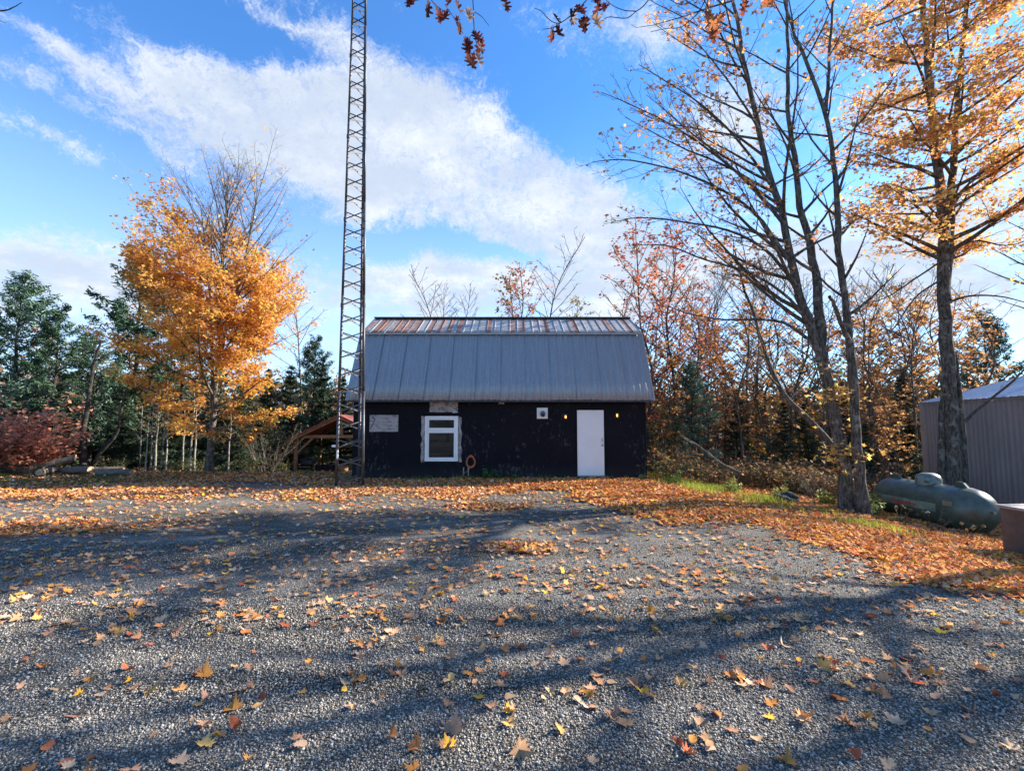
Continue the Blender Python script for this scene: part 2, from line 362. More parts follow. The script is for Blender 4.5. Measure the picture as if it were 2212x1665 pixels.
def litter(x, y):
    wv = (vnoise(x, y, 1.3, 5)-.5)*1.3+(vnoise(x, y, .45, 6)-.5)*.7
    a = sstep(edge(x, y)+wv*1.0, -.25, .45)*sstep(x, .8, 2.2)
    b = sstep(y+wv*1.2, 10.6, 11.5)*sstep(y, 14.6, 13.9)*sstep(x, -7, -3.5)
    c = sstep(y+wv*.8+.18*(x+7), 9.7, 10.4)*sstep(y+.2*(x+7), 13.2, 11.8)*sstep(x, -6.0, -8.5)*.7
    c2 = sstep(np.abs(y-7.7+wv*.5-.1*(x+8)), .65, .2)*sstep(x, -5.2, -7.2)*.75
    e = np.maximum(sstep(np.hypot((x+.45)/1.1, (y-9.7)/.6)+wv*.25, 1.0, .6), sstep(np.hypot((x-.15)/.62, (y-6.6)/.42)+wv*.25, 1.0, .6))
    f = sstep(y, 13.2, 13.9)*.62*sstep(y, 18, 15.5)
    return np.clip(np.maximum.reduce([a, b, c, c2, e, f]), 0, 1)
def grassy(x, y):
    e = edge(x, y)
    a = sstep(e, 3.0, 3.9)*sstep(e, 6.2, 4.8)*sstep(x, 3.9, 4.4)*.85*sstep(x, 7.6, 6.4)*np.clip(vnoise(x, y, 1.1, 14)*2.4-.2, .2, 1)
    b = sstep(y, 12.1, 12.9)*sstep(y, 16.5, 14.8)*sstep(x, -9.8, -12.5)
    return np.clip(np.maximum(a, b), 0, 1)
def ticks(lo, hi, st, far):
    a = list(np.arange(lo, hi+1e-6, st)); s = st; v = hi; up = []
    while v < far: s *= 1.16; v += s; up.append(v)
    s = st; v = lo; dn = []
    while v > -far: s *= 1.16; v -= s; dn.append(v)
    return np.array(dn[::-1]+a+up)
xs = ticks(-17, 17, .17, 700); ys = ticks(0, 22, .15, 700)
X, Y = np.meshgrid(xs, ys); nx, ny = len(xs), len(ys); x_, y_ = X.ravel(), Y.ravel()
GV = np.stack([x_, y_, gz(x_, y_)], 1); I = (np.arange(ny-1)[:, None]*nx+np.arange(nx-1)[None]).ravel()
GF = np.stack([I, I+1, I+1+nx, I+nx], 1)
soil = np.clip(np.maximum.reduce([sstep(y_, 13.6, 14.6), sstep(edge(x_, y_), 2.0, 3.4)*sstep(x_, 1, 3), sstep(x_, -16, -20), sstep(x_, 12, 15)]), 0, 1)
ground = link('ground', quick('ground', GV, GF, smooth=True, attrs={'litter': litter(x_, y_), 'soil': soil, 'grassy': grassy(x_, y_)}), M_ground)
tag(ground, 'grey gravel yard falling away to leaf covered soil at its edges', kind='structure')

# crushed stones lying proud of the yard close to the camera
def stones():
    P = []
    for y0, y1, dn, rad in ((1.6, 3.2, 4800, .0070), (3.2, 4.8, 2400, .0078), (4.8, 7.0, 500, .009)):
        w_ = y1*1.18; N = int(2*w_*(y1-y0)*dn); q = rng.uniform((-w_, y0), (w_, y1), (N, 2)); q = q[np.abs(q[:, 0]) < q[:, 1]*1.16+.2]
        P.append(np.column_stack([q, rad*rng.lognormal(0, .28, len(q))]))
    P = np.concatenate(P); N = len(P)
    TV = np.array([[1, .1, 0], [.15, .9, .1], [-.9, .2, -.05], [-.1, -1, .05], [.15, .1, .75], [-.1, 0, -.7]]); TF = np.array([[0, 1, 4], [1, 2, 4], [2, 3, 4], [3, 0, 4], [1, 0, 5], [2, 1, 5], [3, 2, 5], [0, 3, 5]])
    sc = P[:, 2:3]*rng.uniform(.6, 1.25, (N, 3)); pos = np.column_stack([P[:, 0], P[:, 1], gz(P[:, 0], P[:, 1])+P[:, 2]*.25])
    g = rng.random(N)**1.5; base = .09+.40*g; tint = rng.normal(0, .02, (N, 1))*np.array([[1, 0, -1.2]])
    col = np.clip(base[:, None]*np.array([[1.12, 1.0, .84]])*(1+tint*2), .03, .7)
    V, F, c = scatter(TV, TF, pos, frames(N, rng.uniform(0, 6.28, N), rng.normal(0, .5, N), rng.uniform(0, 6.28, N)), sc, col)
    o = link('gravel', quick('gravel', V, F, c), M_stone, ground); tag(o, kind='stuff')
stones()

# ------------------------------------------------------------------ leaf shapes
def outline_maple(n_detail=1):
    a = [(-90, .10), (-62, .52), (-48, .40), (-28, .80), (-14, .52), (4, .96), (18, .66), (28, .92), (42, .50), (58, .74), (70, .62), (90, 1.08)]
    pts = [(r*math.cos(math.radians(t)), r*math.sin(math.radians(t))) for t, r in a]
    return pts+[(-x, y) for x, y in pts[-2:0:-1]]
def outline_maple_lo():
    a = [(-90, .1), (-55, .5), (-25, .8), (-10, .5), (18, .98), (45, .5), (68, .7), (90, 1.05)]
    pts = [(r*math.cos(math.radians(t)), r*math.sin(math.radians(t))) for t, r in a]
    return pts+[(-x, y) for x, y in pts[-2:0:-1]]
def outline_oval():
    return [(.52*math.cos(t)*(1+.12*math.sin(t)), .85*math.sin(t)) for t in np.linspace(-math.pi/2, 1.5*math.pi, 13)[:-1]]
def outline_oak():
    half = [(0, -.95), (.10, -.7), (.34, -.62), (.16, -.42), (.20, -.30), (.58, -.26), (.66, -.10), (.24, -.02), (.26, .12), (.62, .28), (.56, .46), (.22, .40), (.20, .56), (.36, .78), (.12, .76), (0, 1.05)]
    return half+[(-x, y) for x, y in half[-2:0:-1]]
def leaf_template(out, curl=.25, fold=.15, seed=0, rip=.06):
    r_ = random.Random(seed); V = [(0, 0, 0)]+[(x, y, 0) for x, y in out]; n = len(out); a = r_.uniform(0, 6.28)
    k1, k2 = curl*r_.uniform(.6, 2.0), fold*r_.uniform(-.2, 1.3); W = []
    for x, y, z in V:
        u = x*math.cos(a)+y*math.sin(a); W.append((x*.98, y, k1*u*u+k2*abs(x)+rip*math.sin(6*x+3*y+a)+r_.uniform(-.02, .02)))
    W = np.array(W); W[:, 2] -= W[:, 2].min()
    return W, np.array([[0, 1+i, 1+(i+1) % n] for i in range(n)])
PAL = np.array([(.58, .32, .18), (.64, .38, .22), (.60, .36, .24), (.68, .46, .29), (.70, .27, .09), (.74, .35, .10), (.86, .46, .07), (.84, .47, .17), (.44, .13, .07), (.42, .25, .16), (.66, .49, .36), (.64, .19, .09)])
PAL = PAL*np.array([1.03, .93, .84])
def colours(n, warm=0.0):
    p = np.array([1.2, 1.3, 1.2, 1.2, .9, 1.0, .7, .5, .4, .8, 1.1, .45])
    if warm: p = p*np.array([.8, .9, .5, .7, 2.2, 2.2, 1.6, .7, .9, .5, .5, 1.6])**warm
    i = rng.choice(len(PAL), n, p=p/p.sum()); return np.clip(PAL[i]*rng.uniform(.72, 1.2, (n, 1))*(1+rng.uniform(-.06, .06, (n, 1))*np.array([[-.3, 1, 1]])), .01, .85)
# fallen leaves: the nearest three hundred one by one
def big_leaves():
    variants = []
    for i in range(36):
        kind = (outline_maple(), outline_maple(), outline_oval(), outline_maple())[i % 4]
        V, F = leaf_template(kind, .35 if i % 3 else .7, .2, i); c = colours(1)[0]
        if i % 4 != 2:       # stalk
            k = len(V); V = np.vstack([V, [(.015, -.1, .02), (-.015, -.1, .02), (.1, -.95, .05)]]); F = np.vstack([F, [[k, k+1, k+2]]])
            me = quick('leaf', V, F, np.tile(c, (len(V), 1)))
        else: me = quick('leaf', V*np.array([1, 1, 1]), F, np.tile(c*1.0, (len(V), 1)))
        me.materials.append(M_fallen); variants.append(me)
    N = 0; pts = []
    while N < 300:
        y = 1.9+3.3*rnd.random()**.85; x = rnd.uniform(-1.16, 1.16)*y
        if rnd.random() < .35 and pts: q = rnd.choice(pts); x, y = q[0]+rnd.gauss(0, .14), max(1.9, q[1]+rnd.gauss(0, .1))
        pts.append((x, y)); N += 1
        i = rnd.randrange(36); o = bpy.data.objects.new('leaf', variants[i]); C.objects.link(o); o.parent = ground
        s = rnd.triangular(.028, .085, .055)*(.7 if i % 4 == 2 else 1)
        o.location = (x, y, float(gz(x, y))+.012); o.scale = (s, s*rnd.uniform(.85, 1.1), s*rnd.uniform(.5, 1.3)); o.rotation_euler = (rnd.gauss(0, .34), rnd.gauss(0, .34), rnd.uniform(0, 6.28))
big_leaves()
def small_leaves():
    Vs, Fs, Cs, k = [], [], [], 0
    def add(P, size, warm, lo, z0, tilt):
        nonlocal k
        if not len(P): return
        outl = [outline_maple_lo()[::2], outline_oval()[::3]] if lo == 2 else [outline_maple_lo(), outline_oval()[::2]] if lo else [outline_maple(), outline_oval()]
        for j in range(6):
            Q = P[j::6]; n = len(Q)
            if not n: continue
            V, F = leaf_template(outl[0] if j % 3 else outl[1], .4, .2, 100+j+int(size*1e4))
            s = rng.uniform(.7, 1.25, n)*size*(1 if j % 3 else .75)
            pos = np.column_stack([Q, gz(Q[:, 0], Q[:, 1])+z0+rng.random(n)*z0])
            v, f, c = scatter(V, F, pos, frames(n, rng.uniform(0, 6.28, n), rng.normal(0, tilt, n), rng.uniform(0, 6.28, n)), s, colours(n, warm))
            Vs.append(v); Fs.append(f+k); Cs.append(c); k += len(v)
    # loose scatter over the gravel
    N = 27000; q = np.column_stack([rng.uniform(-24, 16, N), rng.uniform(4.2, 15, N)]); cl = vnoise(q[:, 0], q[:, 1], .8, 9)*.7+vnoise(q[:, 0], q[:, 1], .25, 8)*.5
    q = q[rng.random(N) < np.clip(cl*1.5-.15, .15, 1)*(.6+.4*sstep(q[:, 1], 4, 9))]; add(q, .054, .3, True, .012, .3)
    q = np.column_stack([rng.uniform(-7, 7, 900), rng.uniform(2.4, 6.6, 900)]); add(q, .05, .2, False, .012, .25)
    # the carpets
    N = 150000; q = np.column_stack([rng.uniform(-16, 15, N), rng.uniform(4.0, 17, N)]); q = q[np.abs(q[:, 0]) < 1.2*q[:, 1]+.5]; L = litter(q[:, 0], q[:, 1])
    keep = (rng.random(len(q)) < L**1.1*(1-.72*grassy(q[:, 0], q[:, 1]))*(.35+.65*sstep(q[:, 1], 17, 14.5))) & ~((np.abs(q[:, 0]+.38) < 4.6) & (q[:, 1] > 14.25) & (q[:, 1] < 19.2))
    q = q[keep]; right = edge(q[:, 0], q[:, 1]) > -.3; far = q[:, 1] > 9.5
    add(q[right & ~far], .058, 1.7, True, .022, .38); add(q[right & far], .062, 1.7, 2, .022, .42); add(q[~right & ~far], .058, .7, True, .02, .4); add(q[~right & far], .058, .6, 2, .015, .36)
    o = link('fallen_leaves', quick('fallen_leaves', np.concatenate(Vs), np.concatenate(Fs), np.concatenate(Cs)), M_fallen, ground); tag(o, kind='stuff')
    print('litter leaves', k)
small_leaves()

# ------------------------------------------------------------------ grass
def blades(P, h, wd, col1, col2, name='grass', lean=.35, parent=None, label=None):
    n = len(P); TV = np.array([[-.5, 0, 0], [.5, 0, 0], [.32, .18, .55], [-.32, .18, .55], [0, .5, 1.0]]); TF = np.array([[0, 1, 2], [0, 2, 3], [3, 2, 4]])
    hh = h*rng.uniform(.4, 1.25, n); sc = np.column_stack([np.full(n, wd)*rng.uniform(.6, 1.3, n), hh*lean*2, hh])
    t = rng.random((n, 1)); col = np.array(col1)*(1-t)+np.array(col2)*t; col *= rng.uniform(.7, 1.2, (n, 1))
    pos = np.column_stack([P, gz(P[:, 0], P[:, 1])-.005])
    V, F, c = scatter(TV, TF, pos, frames(n, rng.uniform(0, 6.28, n), np.zeros(n), np.zeros(n)), sc, col)
    o = link(name, quick(name, V, F, c), M_grass); tag(o, label, 'grass', None, 'stuff'); return o
def spots(N, x0, x1, y0, y1, f): q = np.column_stack([rng.uniform(x0, x1, N), rng.uniform(y0, y1, N)]); return q[rng.random(N) < f(q[:, 0], q[:, 1])]
blades(spots(120000, 3.8, 10.5, 8, 16, lambda x, y: grassy(x, y)*np.clip(vnoise(x, y, .7, 4)*2-.75, .04, 1)), .17, .013, (.22, .32, .03), (.50, .48, .08), label='yellow green grass growing along the crest of the leafy bank')
blades(spots(26000, -20, -9.5, 12, 16.5, lambda x, y: grassy(x, y)*np.clip(vnoise(x, y, .9, 4)*1.8-.3, .1, 1)), .07, .012, (.08, .11, .03), (.22, .22, .07), label='short grass patch in front of the logs at far left')
blades(spots(9000, -5.5, 4.6, 13.75, 14.28, lambda x, y: np.clip(vnoise(x, y, .5, 2)*2.2-1.0, .02, 1)*sstep(y, 13.7, 14.2)), .15, .012, (.06, .12, .03), (.2, .22, .06), label='ragged grass along the foot of the black wall')
blades(spots(16000, -13, -4.9, 13.7, 16.5, lambda x, y: np.clip(vnoise(x, y, .6, 2)*2.0-.9, .02, 1)), .11, .012, (.07, .10, .035), (.16, .15, .06), label='thin grass between the leaves beyond the gravel yard')

# ------------------------------------------------------------------ barn
WY = 14.3
barn = empty('barn', (0, WY, 0), 'black walled gambrel roofed outbuilding with grey metal roof and white door', 'building')
XL, XR = -4.89, 4.13
def B(o): return child_at(o, barn)
BK = 19.1
wb = MB(); th = .14
wb.box(XL, -2.74, WY, WY+th, -.25, 2.9).box(-1.60, 2.0-.05, WY, WY+th, -.25, 2.9).box(2.88, XR, WY, WY+th, -.25, 2.9)
wb.box(-2.74, -1.60, WY, WY+th, -.25, .50).box(-2.74, -1.60, WY, WY+th, 1.94, 2.9).box(1.95, 2.88, WY, WY+th, 2.14, 2.9)
wb.box(1.95, 2.88, WY, WY+th, -.25, .07)
B(wb.build('wall', M_black))
wb = MB(); wb.box(XL, XR, BK-th, BK, -1.6, 2.9); B(wb.build('wall', M_black))
prof = [(WY+.001, -1.4), (WY+.001, 2.7), (15.25, 4.50), (16.7, 5.32), (18.15, 4.50), (BK-.001, 2.7), (BK-.001, -1.4)]
for x0 in (XL+.002, XR-.122):
    wb = MB(); wb.poly([(x0, y, z) for y, z in prof], (.12, 0, 0)); B(wb.build('gable_wall', M_black))
wb = MB(); wb.box(1.14, 1.944, WY-.007, WY-.001, -.02, 2.3).box(2.886, XR-.004, WY-.007, WY-.001, -.02, 2.3).box(1.944, 2.886, WY-.007, WY-.001, 2.146, 2.3); B(wb.build('wall_panel', M_black))
wb = MB(); wb.box(XL+.2, 1.12, WY-.03, WY-.001, -.05, .06); B(wb.build('base_board', M_black))
wb = MB(); wb.box(XL+.15, XR-.15, WY+1.6, WY+1.66, -.2, 2.9); wb.box(XL+.15, XR-.15, WY+th+.002, WY+1.59, -.18, -.1); B(wb.build('inner_partition', M_inner))

# roof sheets: one ribbed sheet mesh each for the steep and the shallow slope
EA, BRK, RDG = (13.98, 2.39), (15.2, 4.64), (16.7, 5.48)
RX0, RX1 = -4.99, 4.29; NP = 12; PW = (RX1-RX0)/NP
def sheet(length, ribs, h, wd, wavy=0, over=.0):
    xs_, zs_ = [], []; pitch = PW/ribs
    for i in range(ribs):
        x0 = i*pitch
        if wavy:
            m_ = 8
            for j in range(m_): xs_.append(x0+wd+(pitch-wd)*j/m_); zs_.append(wavy*(j % 2))
        else:
            xs_ += [x0+wd, x0+pitch*.5, x0+pitch*.5+.012, x0+pitch*.5+.02]; zs_ += [0, 0, .004, 0]
        xs_ += [x0+pitch-.004, x0+pitch+wd*.3, x0+pitch+wd*.7]; zs_ += [0, h, h]
    xs_ = [0.0]+xs_[:-2]+[PW+.0]; zs_ = [0.0]+zs_[:-2]+[h]
    xs_ = np.array(xs_); order = np.argsort(xs_, kind='stable'); xs_ = xs_[order]; zs_ = np.array(zs_)[order]
    xs_ = np.maximum.accumulate(xs_); n = len(xs_); rows = 4; V = []
    for r in range(rows+1):
        for a, b in zip(xs_, zs_): V.append((a, length*r/rows, b))
    top = len(V); V += [(a, length*r/rows, b-.003) for r in (0, rows) for a, b in zip(xs_, zs_)]
    F = [(r*n+i, r*n+i+1, (r+1)*n+i+1, (r+1)*n+i) for r in range(rows) for i in range(n-1)]
    F += [(i, top+i, top+i+1, i+1) for i in range(n-1)]
    return quick('roof_sheet', V, F)
def slope(a, b, me, mat, back=False):
    me.materials.append(mat)
    dy, dz = b[0]-a[0], b[1]-a[1]; ang = math.atan2(dz, dy)
    for i in range(NP):
        o = link('roof_sheet', me)
        x = RX0+i*PW
        if not back: M = Matrix.Translation((x, a[0], a[1]+rnd.uniform(-.004, .004))) @ Matrix.Rotation(ang, 4, 'X')
        else: M = Matrix.Translation((x+PW, 2*16.7-a[0], a[1])) @ Matrix.Rotation(math.pi, 4, 'Z') @ Matrix.Rotation(ang, 4, 'X')
        o.matrix_world = Matrix.Translation((0, -WY, 0)) @ M; o.parent = barn
low = sheet(math.hypot(BRK[0]-EA[0], BRK[1]-EA[1])-.01, 4, .034, .05); up = sheet(math.hypot(RDG[0]-BRK[0], RDG[1]-BRK[1])+.05, 3, .022, .032, .006)
upa = (BRK[0]-.09, BRK[1]-.02+.03)
slope(EA, BRK, low, M_galv); slope(EA, BRK, low, M_galv, True); slope(upa, RDG, up, M_rust); slope(upa, RDG, up, M_rust, True)
wb = MB()   # wooden deck under the sheets
for s in (1, -1):
    f = lambda y: 16.7+(y-16.7)*s
    wb.poly([(RX0+.05, f(14.02), 2.34), (RX0+.05, f(15.24), 4.585), (RX0+.05, f(15.30), 4.54), (RX0+.05, f(14.1), 2.34)], (RX1-RX0-.1, 0, 0))
    wb.poly([(RX0+.05, f(15.2), 4.60), (RX0+.05, 16.7, 5.44), (RX0+.05, 16.7, 5.38), (RX0+.05, f(15.25), 4.56)], (RX1-RX0-.1, 0, 0))
B(wb.build('roof_deck', M_trimdark))
wb = MB(); wb.bar((RX0-.02, RDG[0]-.02, RDG[1]+.02), (RX1+.02, RDG[0]-.02, RDG[1]+.02), .05, .22, .01); B(wb.build('ridge_cap', M_trimdark))
wb = MB(); wb.box(RX0+.02, RX1-.02, EA[0]-.008, EA[0]+.09, EA[1]-.055, EA[1]-.012); B(wb.build('eave_trim', M_trimdark))
wb = MB(); wb.box(RX0, RX1, 15.10, 15.135, 4.60, 4.655); B(wb.build('flashing', M_galv))
for x in (RX0-.012, RX1+.001):
    for s in (1, -1):
        f = lambda y: 16.7+(y-16.7)*s
        wb = MB(); wb.bar((x, f(EA[0]), EA[1]-.02), (x, f(BRK[0]), BRK[1]-.02), .02, .09); B(wb.build('rake_trim', M_galv))
        wb = MB(); wb.bar((x, f(BRK[0]), BRK[1]-.0), (x, 16.7, RDG[1]-.02), .02, .09); B(wb.build('rake_trim', M_galv))
# door
door = link('door', MB().box(2.004, 2.826, WY-.012, WY+.035, .085, 2.092, .004).bm and bpy.data.meshes.new('door'), None)
bpy.data.objects.remove(door)
door = B(MB().box(2.004, 2.826, WY-.012, WY+.035, .105, 2.092, .004).build('door', M_white))
def sub(o, parent):
    o.parent = parent; return o
tag(door, 'plain white slab door with keypad lock')
wb = MB(); wb.box(1.956, 1.998, WY-.02, WY+.05, .07, 2.135).box(2.832, 2.874, WY-.02, WY+.05, .07, 2.135).box(1.998, 2.832, WY-.02, WY+.05, 2.098, 2.135); B(wb.build('door_frame', M_black))
B(MB().box(2.0, 2.85, WY-.06, WY+.05, .072, .10, .003).build('threshold', M_concrete))
lk = MB().box(2.742, 2.792, WY-.038, WY-.0125, 1.125, 1.245, .008).build('keypad_lock', M_chrome); lk.parent = door
kb = MB(); kb.lathe([(.0, -.06), (.022, -.058), (.03, -.04), (.022, -.025), (.012, -.02), (.012, -.006), (.03, -.004), (.03, .0)], (2.77, WY-.0125, 1.02), (0, 1, 0), 20); k = kb.build('door_knob', M_chrome, None, True); k.parent = door
# window
win = B(MB().box(-2.675, -2.60, WY-.03, WY+.06, .53, 1.91, .004).box(-1.735, -1.66, WY-.03, WY+.06, .53, 1.91, .004).box(-2.60, -1.735, WY-.03, WY+.06, .53, .60, .004)
        .box(-2.60, -1.735, WY-.03, WY+.06, 1.84, 1.91, .004).box(-2.60, -1.735, WY-.03, WY+.06, 1.44, 1.50, .004).build('window', M_vinyl))
for z0, z1 in ((.602, 1.438), (1.502, 1.838)):
    s_ = MB().box(-2.598, -2.55, WY-.015, WY+.04, z0, z1, .003).box(-1.785, -1.737, WY-.015, WY+.04, z0, z1, .003).box(-2.55, -1.785, WY-.015, WY+.04, z0, z0+.045, .003).box(-2.55, -1.785, WY-.015, WY+.04, z1-.045, z1, .003).build('sash', M_vinyl); s_.parent = win
    g_ = MB().box(-2.549, -1.786, WY+.01, WY+.016, z0+.046, z1-.046).build('pane', M_glass); g_.parent = win
def ragged(x0, x1, z0, z1, y, n=9, j=.035, name='bare_patch', mat=M_peel, th_=.004):
    pts = []
    for i in range(n): pts.append((x0+(x1-x0)*i/n, z0+rnd.uniform(-j, j)))
    for i in range(n): pts.append((x1+rnd.uniform(-j, j), z0+(z1-z0)*i/n))
    for i in range(n): pts.append((x1-(x1-x0)*i/n, z1+rnd.uniform(-j, j)))
    for i in range(n): pts.append((x0+rnd.uniform(-j, j), z1-(z1-z0)*i/n))
    m_ = MB(); m_.poly([(a, y, b) for a, b in pts], (0, -th_, 0)); return B(m_.build(name, mat))
tag(ragged(-2.78, -2.68, .50, 1.9, WY-.001, 8, .03, 'bare_patch'), 'strip of bare sheathing left of the window'); tag(ragged(-1.655, -1.555, .52, 1.88, WY-.001, 8, .03), 'strip of bare sheathing right of the window')
tag(ragged(-2.54, -1.67, 2.03, 2.37, WY-.001, 8, .012), 'bare rectangle above the window with a torn corner')
m_ = MB(); m_.poly([(-1.9, WY-.012, 2.20), (-1.64, WY-.03, 2.02), (-1.82, WY-.02, 2.0)], (0, -.004, 0)); B(m_.build('torn_flap', M_tarp))
tag(ragged(-.42, -.25, 2.27, 2.33, WY-.001, 4, .012), 'small bare chip under the eave')
bd = B(MB().box(-4.38, -3.50, WY-.022, WY-.002, 1.43, 1.945, .002).build('stained_board', M_ply)); tag(bd, 'pale stained board screwed to the wall behind the tower')
m_ = MB(); m_.tube([(-4.37, WY-.03, 1.94), (-4.28, WY-.035, 1.90), (-4.22, WY-.035, 1.82), (-4.25, WY-.035, 1.72), (-4.31, WY-.035, 1.60), (-4.36, WY-.03, 1.50)], .007, 6); B(m_.build('wire', M_darkp))
vp = B(MB().box(.766, 1.10, WY-.035, WY-.008, 1.83, 2.165, .004).build('vent_plate', M_white)); tag(vp, 'square white plate holding a dark round vent')
m_ = MB(); m_.lathe([(.001, 0), (.085, .0), (.088, -.03), (.082, -.10), (.06, -.14), (.001, -.15)], (.94, WY-.036, 1.985), (0, 1, 0), 24); v_ = m_.build('vent_hood', M_chrome, None, True); v_.parent = vp
m_ = MB(); m_.cyl((.94, WY-.185, 1.95), (.94, WY-.17, 1.95), .068, 20); v_ = m_.build('vent_mouth', M_darkp); v_.parent = vp
for x, z, nm in ((1.645, 1.89, 'lit lantern left of the white door'), (3.225, 1.935, 'lit lantern right of the white door')):
    l = B(MB().box(x-.035, x+.035, WY-.03, WY-.008, z-.05, z+.08, .004).box(x-.05, x+.05, WY-.13, WY-.03, z+.065, z+.085, .004).box(x-.05, x+.05, WY-.13, WY-.03, z-.085, z-.07, .004)
          .box(x-.05, x-.042, WY-.13, WY-.122, z-.07, z+.065).box(x+.042, x+.05, WY-.13, WY-.122, z-.07, z+.065).build('wall_lamp', M_trimdark)); tag(l, nm)
    g_ = MB().cyl((x, WY-.08, z-.045), (x, WY-.08, z+.035), .022, 16).build('lamp_glass', M_lamp); g_.parent = l
for x, h in ((-1.475, .34), (-1.33, .36)):
    B(MB().cyl((x, WY-.06, -.02), (x, WY-.06, h), .018, 10).cyl((x, WY-.06, h), (x, WY-.001, h+.0), .016, 8).build('pipe', M_concrete))
# orange cord hanging on the wall
pts = []
for kx in range(7):
    for t in np.linspace(0, 2*math.pi, 26)[:-1]:
        r1 = .125+.012*math.sin(kx*2.3); r2 = .17+.02*math.cos(kx*1.7)
        pts.append((-1.255+r1*math.cos(t)*(1-.18*math.sin(t))*(1+.05*math.sin(3*t+kx)), WY-.075+.012*math.sin(kx*2+t), .53+r2*math.sin(t)+.01*math.sin(5*t+kx)))
pts += [(-1.26, WY-.06, .36), (-1.33, WY-.08, .26), (-1.42, WY-.10, .2), (-1.5, WY-.12, .14), (-1.55, WY-.13, .03)]
m_ = MB(); m_.tube(pts, .009, 5); m_.cyl((-1.255, WY-.12, .66), (-1.255, WY-.002, .66), .012, 8)
tag(m_.build('cord', M_cord), 'coiled orange cord hung on the black wall right of the window', 'cord')

# ------------------------------------------------------------------ lattice tower
tower = empty('lattice_tower', (-4.35, 12.75, 0), 'tall three legged steel lattice mast standing in front of the barn', 'tower')
def T(o): return child_at(o, tower)
def legs(z):
    t = z/14.0; c = -4.35-.12*t; h = .36-.17*t; yb = 12.55+.02*t
    return [Vector((c-h, yb+(.36-h)*.58, z)), Vector((c+h, yb+(.36-h)*.58, z)), Vector((c+.05+.02*t, yb+(.36-h)*.58+2*h*.866, z))]
TOP = 15.9
for i in range(3):
    m_ = MB(); zz = np.linspace(-.1, TOP, 7)
    for a, b in zip(zz[:-1], zz[1:]): m_.cyl(legs(a)[i], legs(b)[i], (.040, .040, .043)[i]-.0009*a, 12, .040-.0009*b)
    T(m_.build('leg', M_steel, None, True))
    for z in np.arange(2.5, TOP, 2.45):
        q = legs(z)[i]; T(MB().cyl(q-Vector((0, 0, .05)), q+Vector((0, 0, .05)), .052-.0009*z, 12).build('joint_sleeve', M_steel))
nb = 0; z = .06
while z < TOP-.3:
    L0, L1 = legs(z), legs(z+.215)
    for i, j in ((0, 1), (1, 2), (0, 2)):
        for a, b, off in ((L0[i], L1[j], .012), (L1[i], L0[j], -.012)):
            dr = (b-a).normalized(); n = Vector((dr.y, -dr.x, 0)).normalized()
            T(MB().bar(a+n*off, b+n*off, .030, .012).build('brace', M_bracem)); nb += 1
    z += .49
for i in (0, 1, 2):
    q = legs(0)[i]; T(MB().cyl((q.x, q.y, -.3), (q.x, q.y, .035), .12, 16, .10).build('footing', M_concrete))
q = legs(1.1)[0]; T(MB().box(q.x-.14, q.x-.03, q.y-.06, q.y+.04, 1.06, 1.12, .02).box(q.x+.0, q.x+.05, q.y-.06, q.y-.035, .75, .98, .01).build('white_fitting', M_vinyl))
m_ = MB(); m_.tube([(legs(z)[1]*.85+legs(z)[2]*.15)+Vector((0, .02*math.sin(z*2), 0)) for z in np.arange(0, TOP, .8)], .012, 6); T(m_.build('cable', M_darkp))

# ------------------------------------------------------------------ open timber shelter behind, with red roof
def G(x, y): return float(gz(x, y))
SY = 24.3; gb = G(-9, SY); sh = empty('timber_shelter', (-8.95, SY, gb), 'open timber shelter with red metal roof left of the barn', 'shelter')
def Sh(o): return child_at(o, sh)
xl, xr, ap = -11.25, -6.6, -8.9; bz, az = .86, 2.02
for x in (xl, xr):
    for y in (SY, SY+3): Sh(MB().box(x-.075, x+.075, y-.075, y+.075, gb-.1, bz-.0, .006).build('post', M_wood))
for y in (SY, SY+3):
    Sh(MB().box(xl-.1, xr+.1, y-.08, y+.08, bz+.002, bz+.16, .006).build('beam', M_wood))
    Sh(MB().bar((xl+.08, y, bz-.75), (xl+.85, y, bz+.0), .1, .1, .004).build('brace', M_wood)); Sh(MB().bar((xr-.08, y, bz-.75), (xr-.85, y, bz+.0), .1, .1, .004).build('brace', M_wood))
    Sh(MB().box(ap-.07, ap+.07, y-.06, y+.06, bz+.165, az-.12, .004).build('king_post', M_wood))
for s in (-1, 1):
    ex = ap+s*2.85; ez = az-1.36
    Sh(MB().poly([(ap, SY-.45, az), (ex, SY-.45, ez), (ex, SY-.45, ez+.05), (ap, SY-.45, az+.05)], (0, 4, 0)).build('roof', M_redmetal))
    Sh(MB().poly([(ap, SY-.42, az-.15), (ex, SY-.42, ez-.14), (ex, SY-.42, ez-.004), (ap, SY-.42, az-.004)], (0, .06, 0)).build('rafter', M_wood))
    Sh(MB().poly([(ap, SY-.49, az-.05), (ex-s*-.02, SY-.49, ez-.05), (ex-s*-.02, SY-.49, ez+.055), (ap, SY-.49, az+.055)], (0, .035, 0)).build('roof_edge', M_redmetal))
def bin_(x, y, label):
    z = G(x, y); t = empty('bin', (x, y, z), label, 'bin')
    m_ = MB(); m_.lathe([(.001, 0), (.18, 0), (.20, .3), (.225, .6), (.235, .62), (.235, .66), (.20, .66), (.18, .05), (.001, .05)], (x, y, z), (0, 0, 1), 20); child_at(m_.build('tub', M_darkp, None, True), t)
    m_ = MB(); m_.box(x-.27, x-.225, y-.05, y+.05, z+.52, z+.56, .01).box(x+.225, x+.27, y-.05, y+.05, z+.52, z+.56, .01); child_at(m_.build('handle', M_darkp), t); return t
bin_(-9.88, 24.0, 'black plastic bin under the shelter, the one next to the grill'); bin_(-9.33, 24.05, 'black plastic bin under the shelter, nearest the tower')
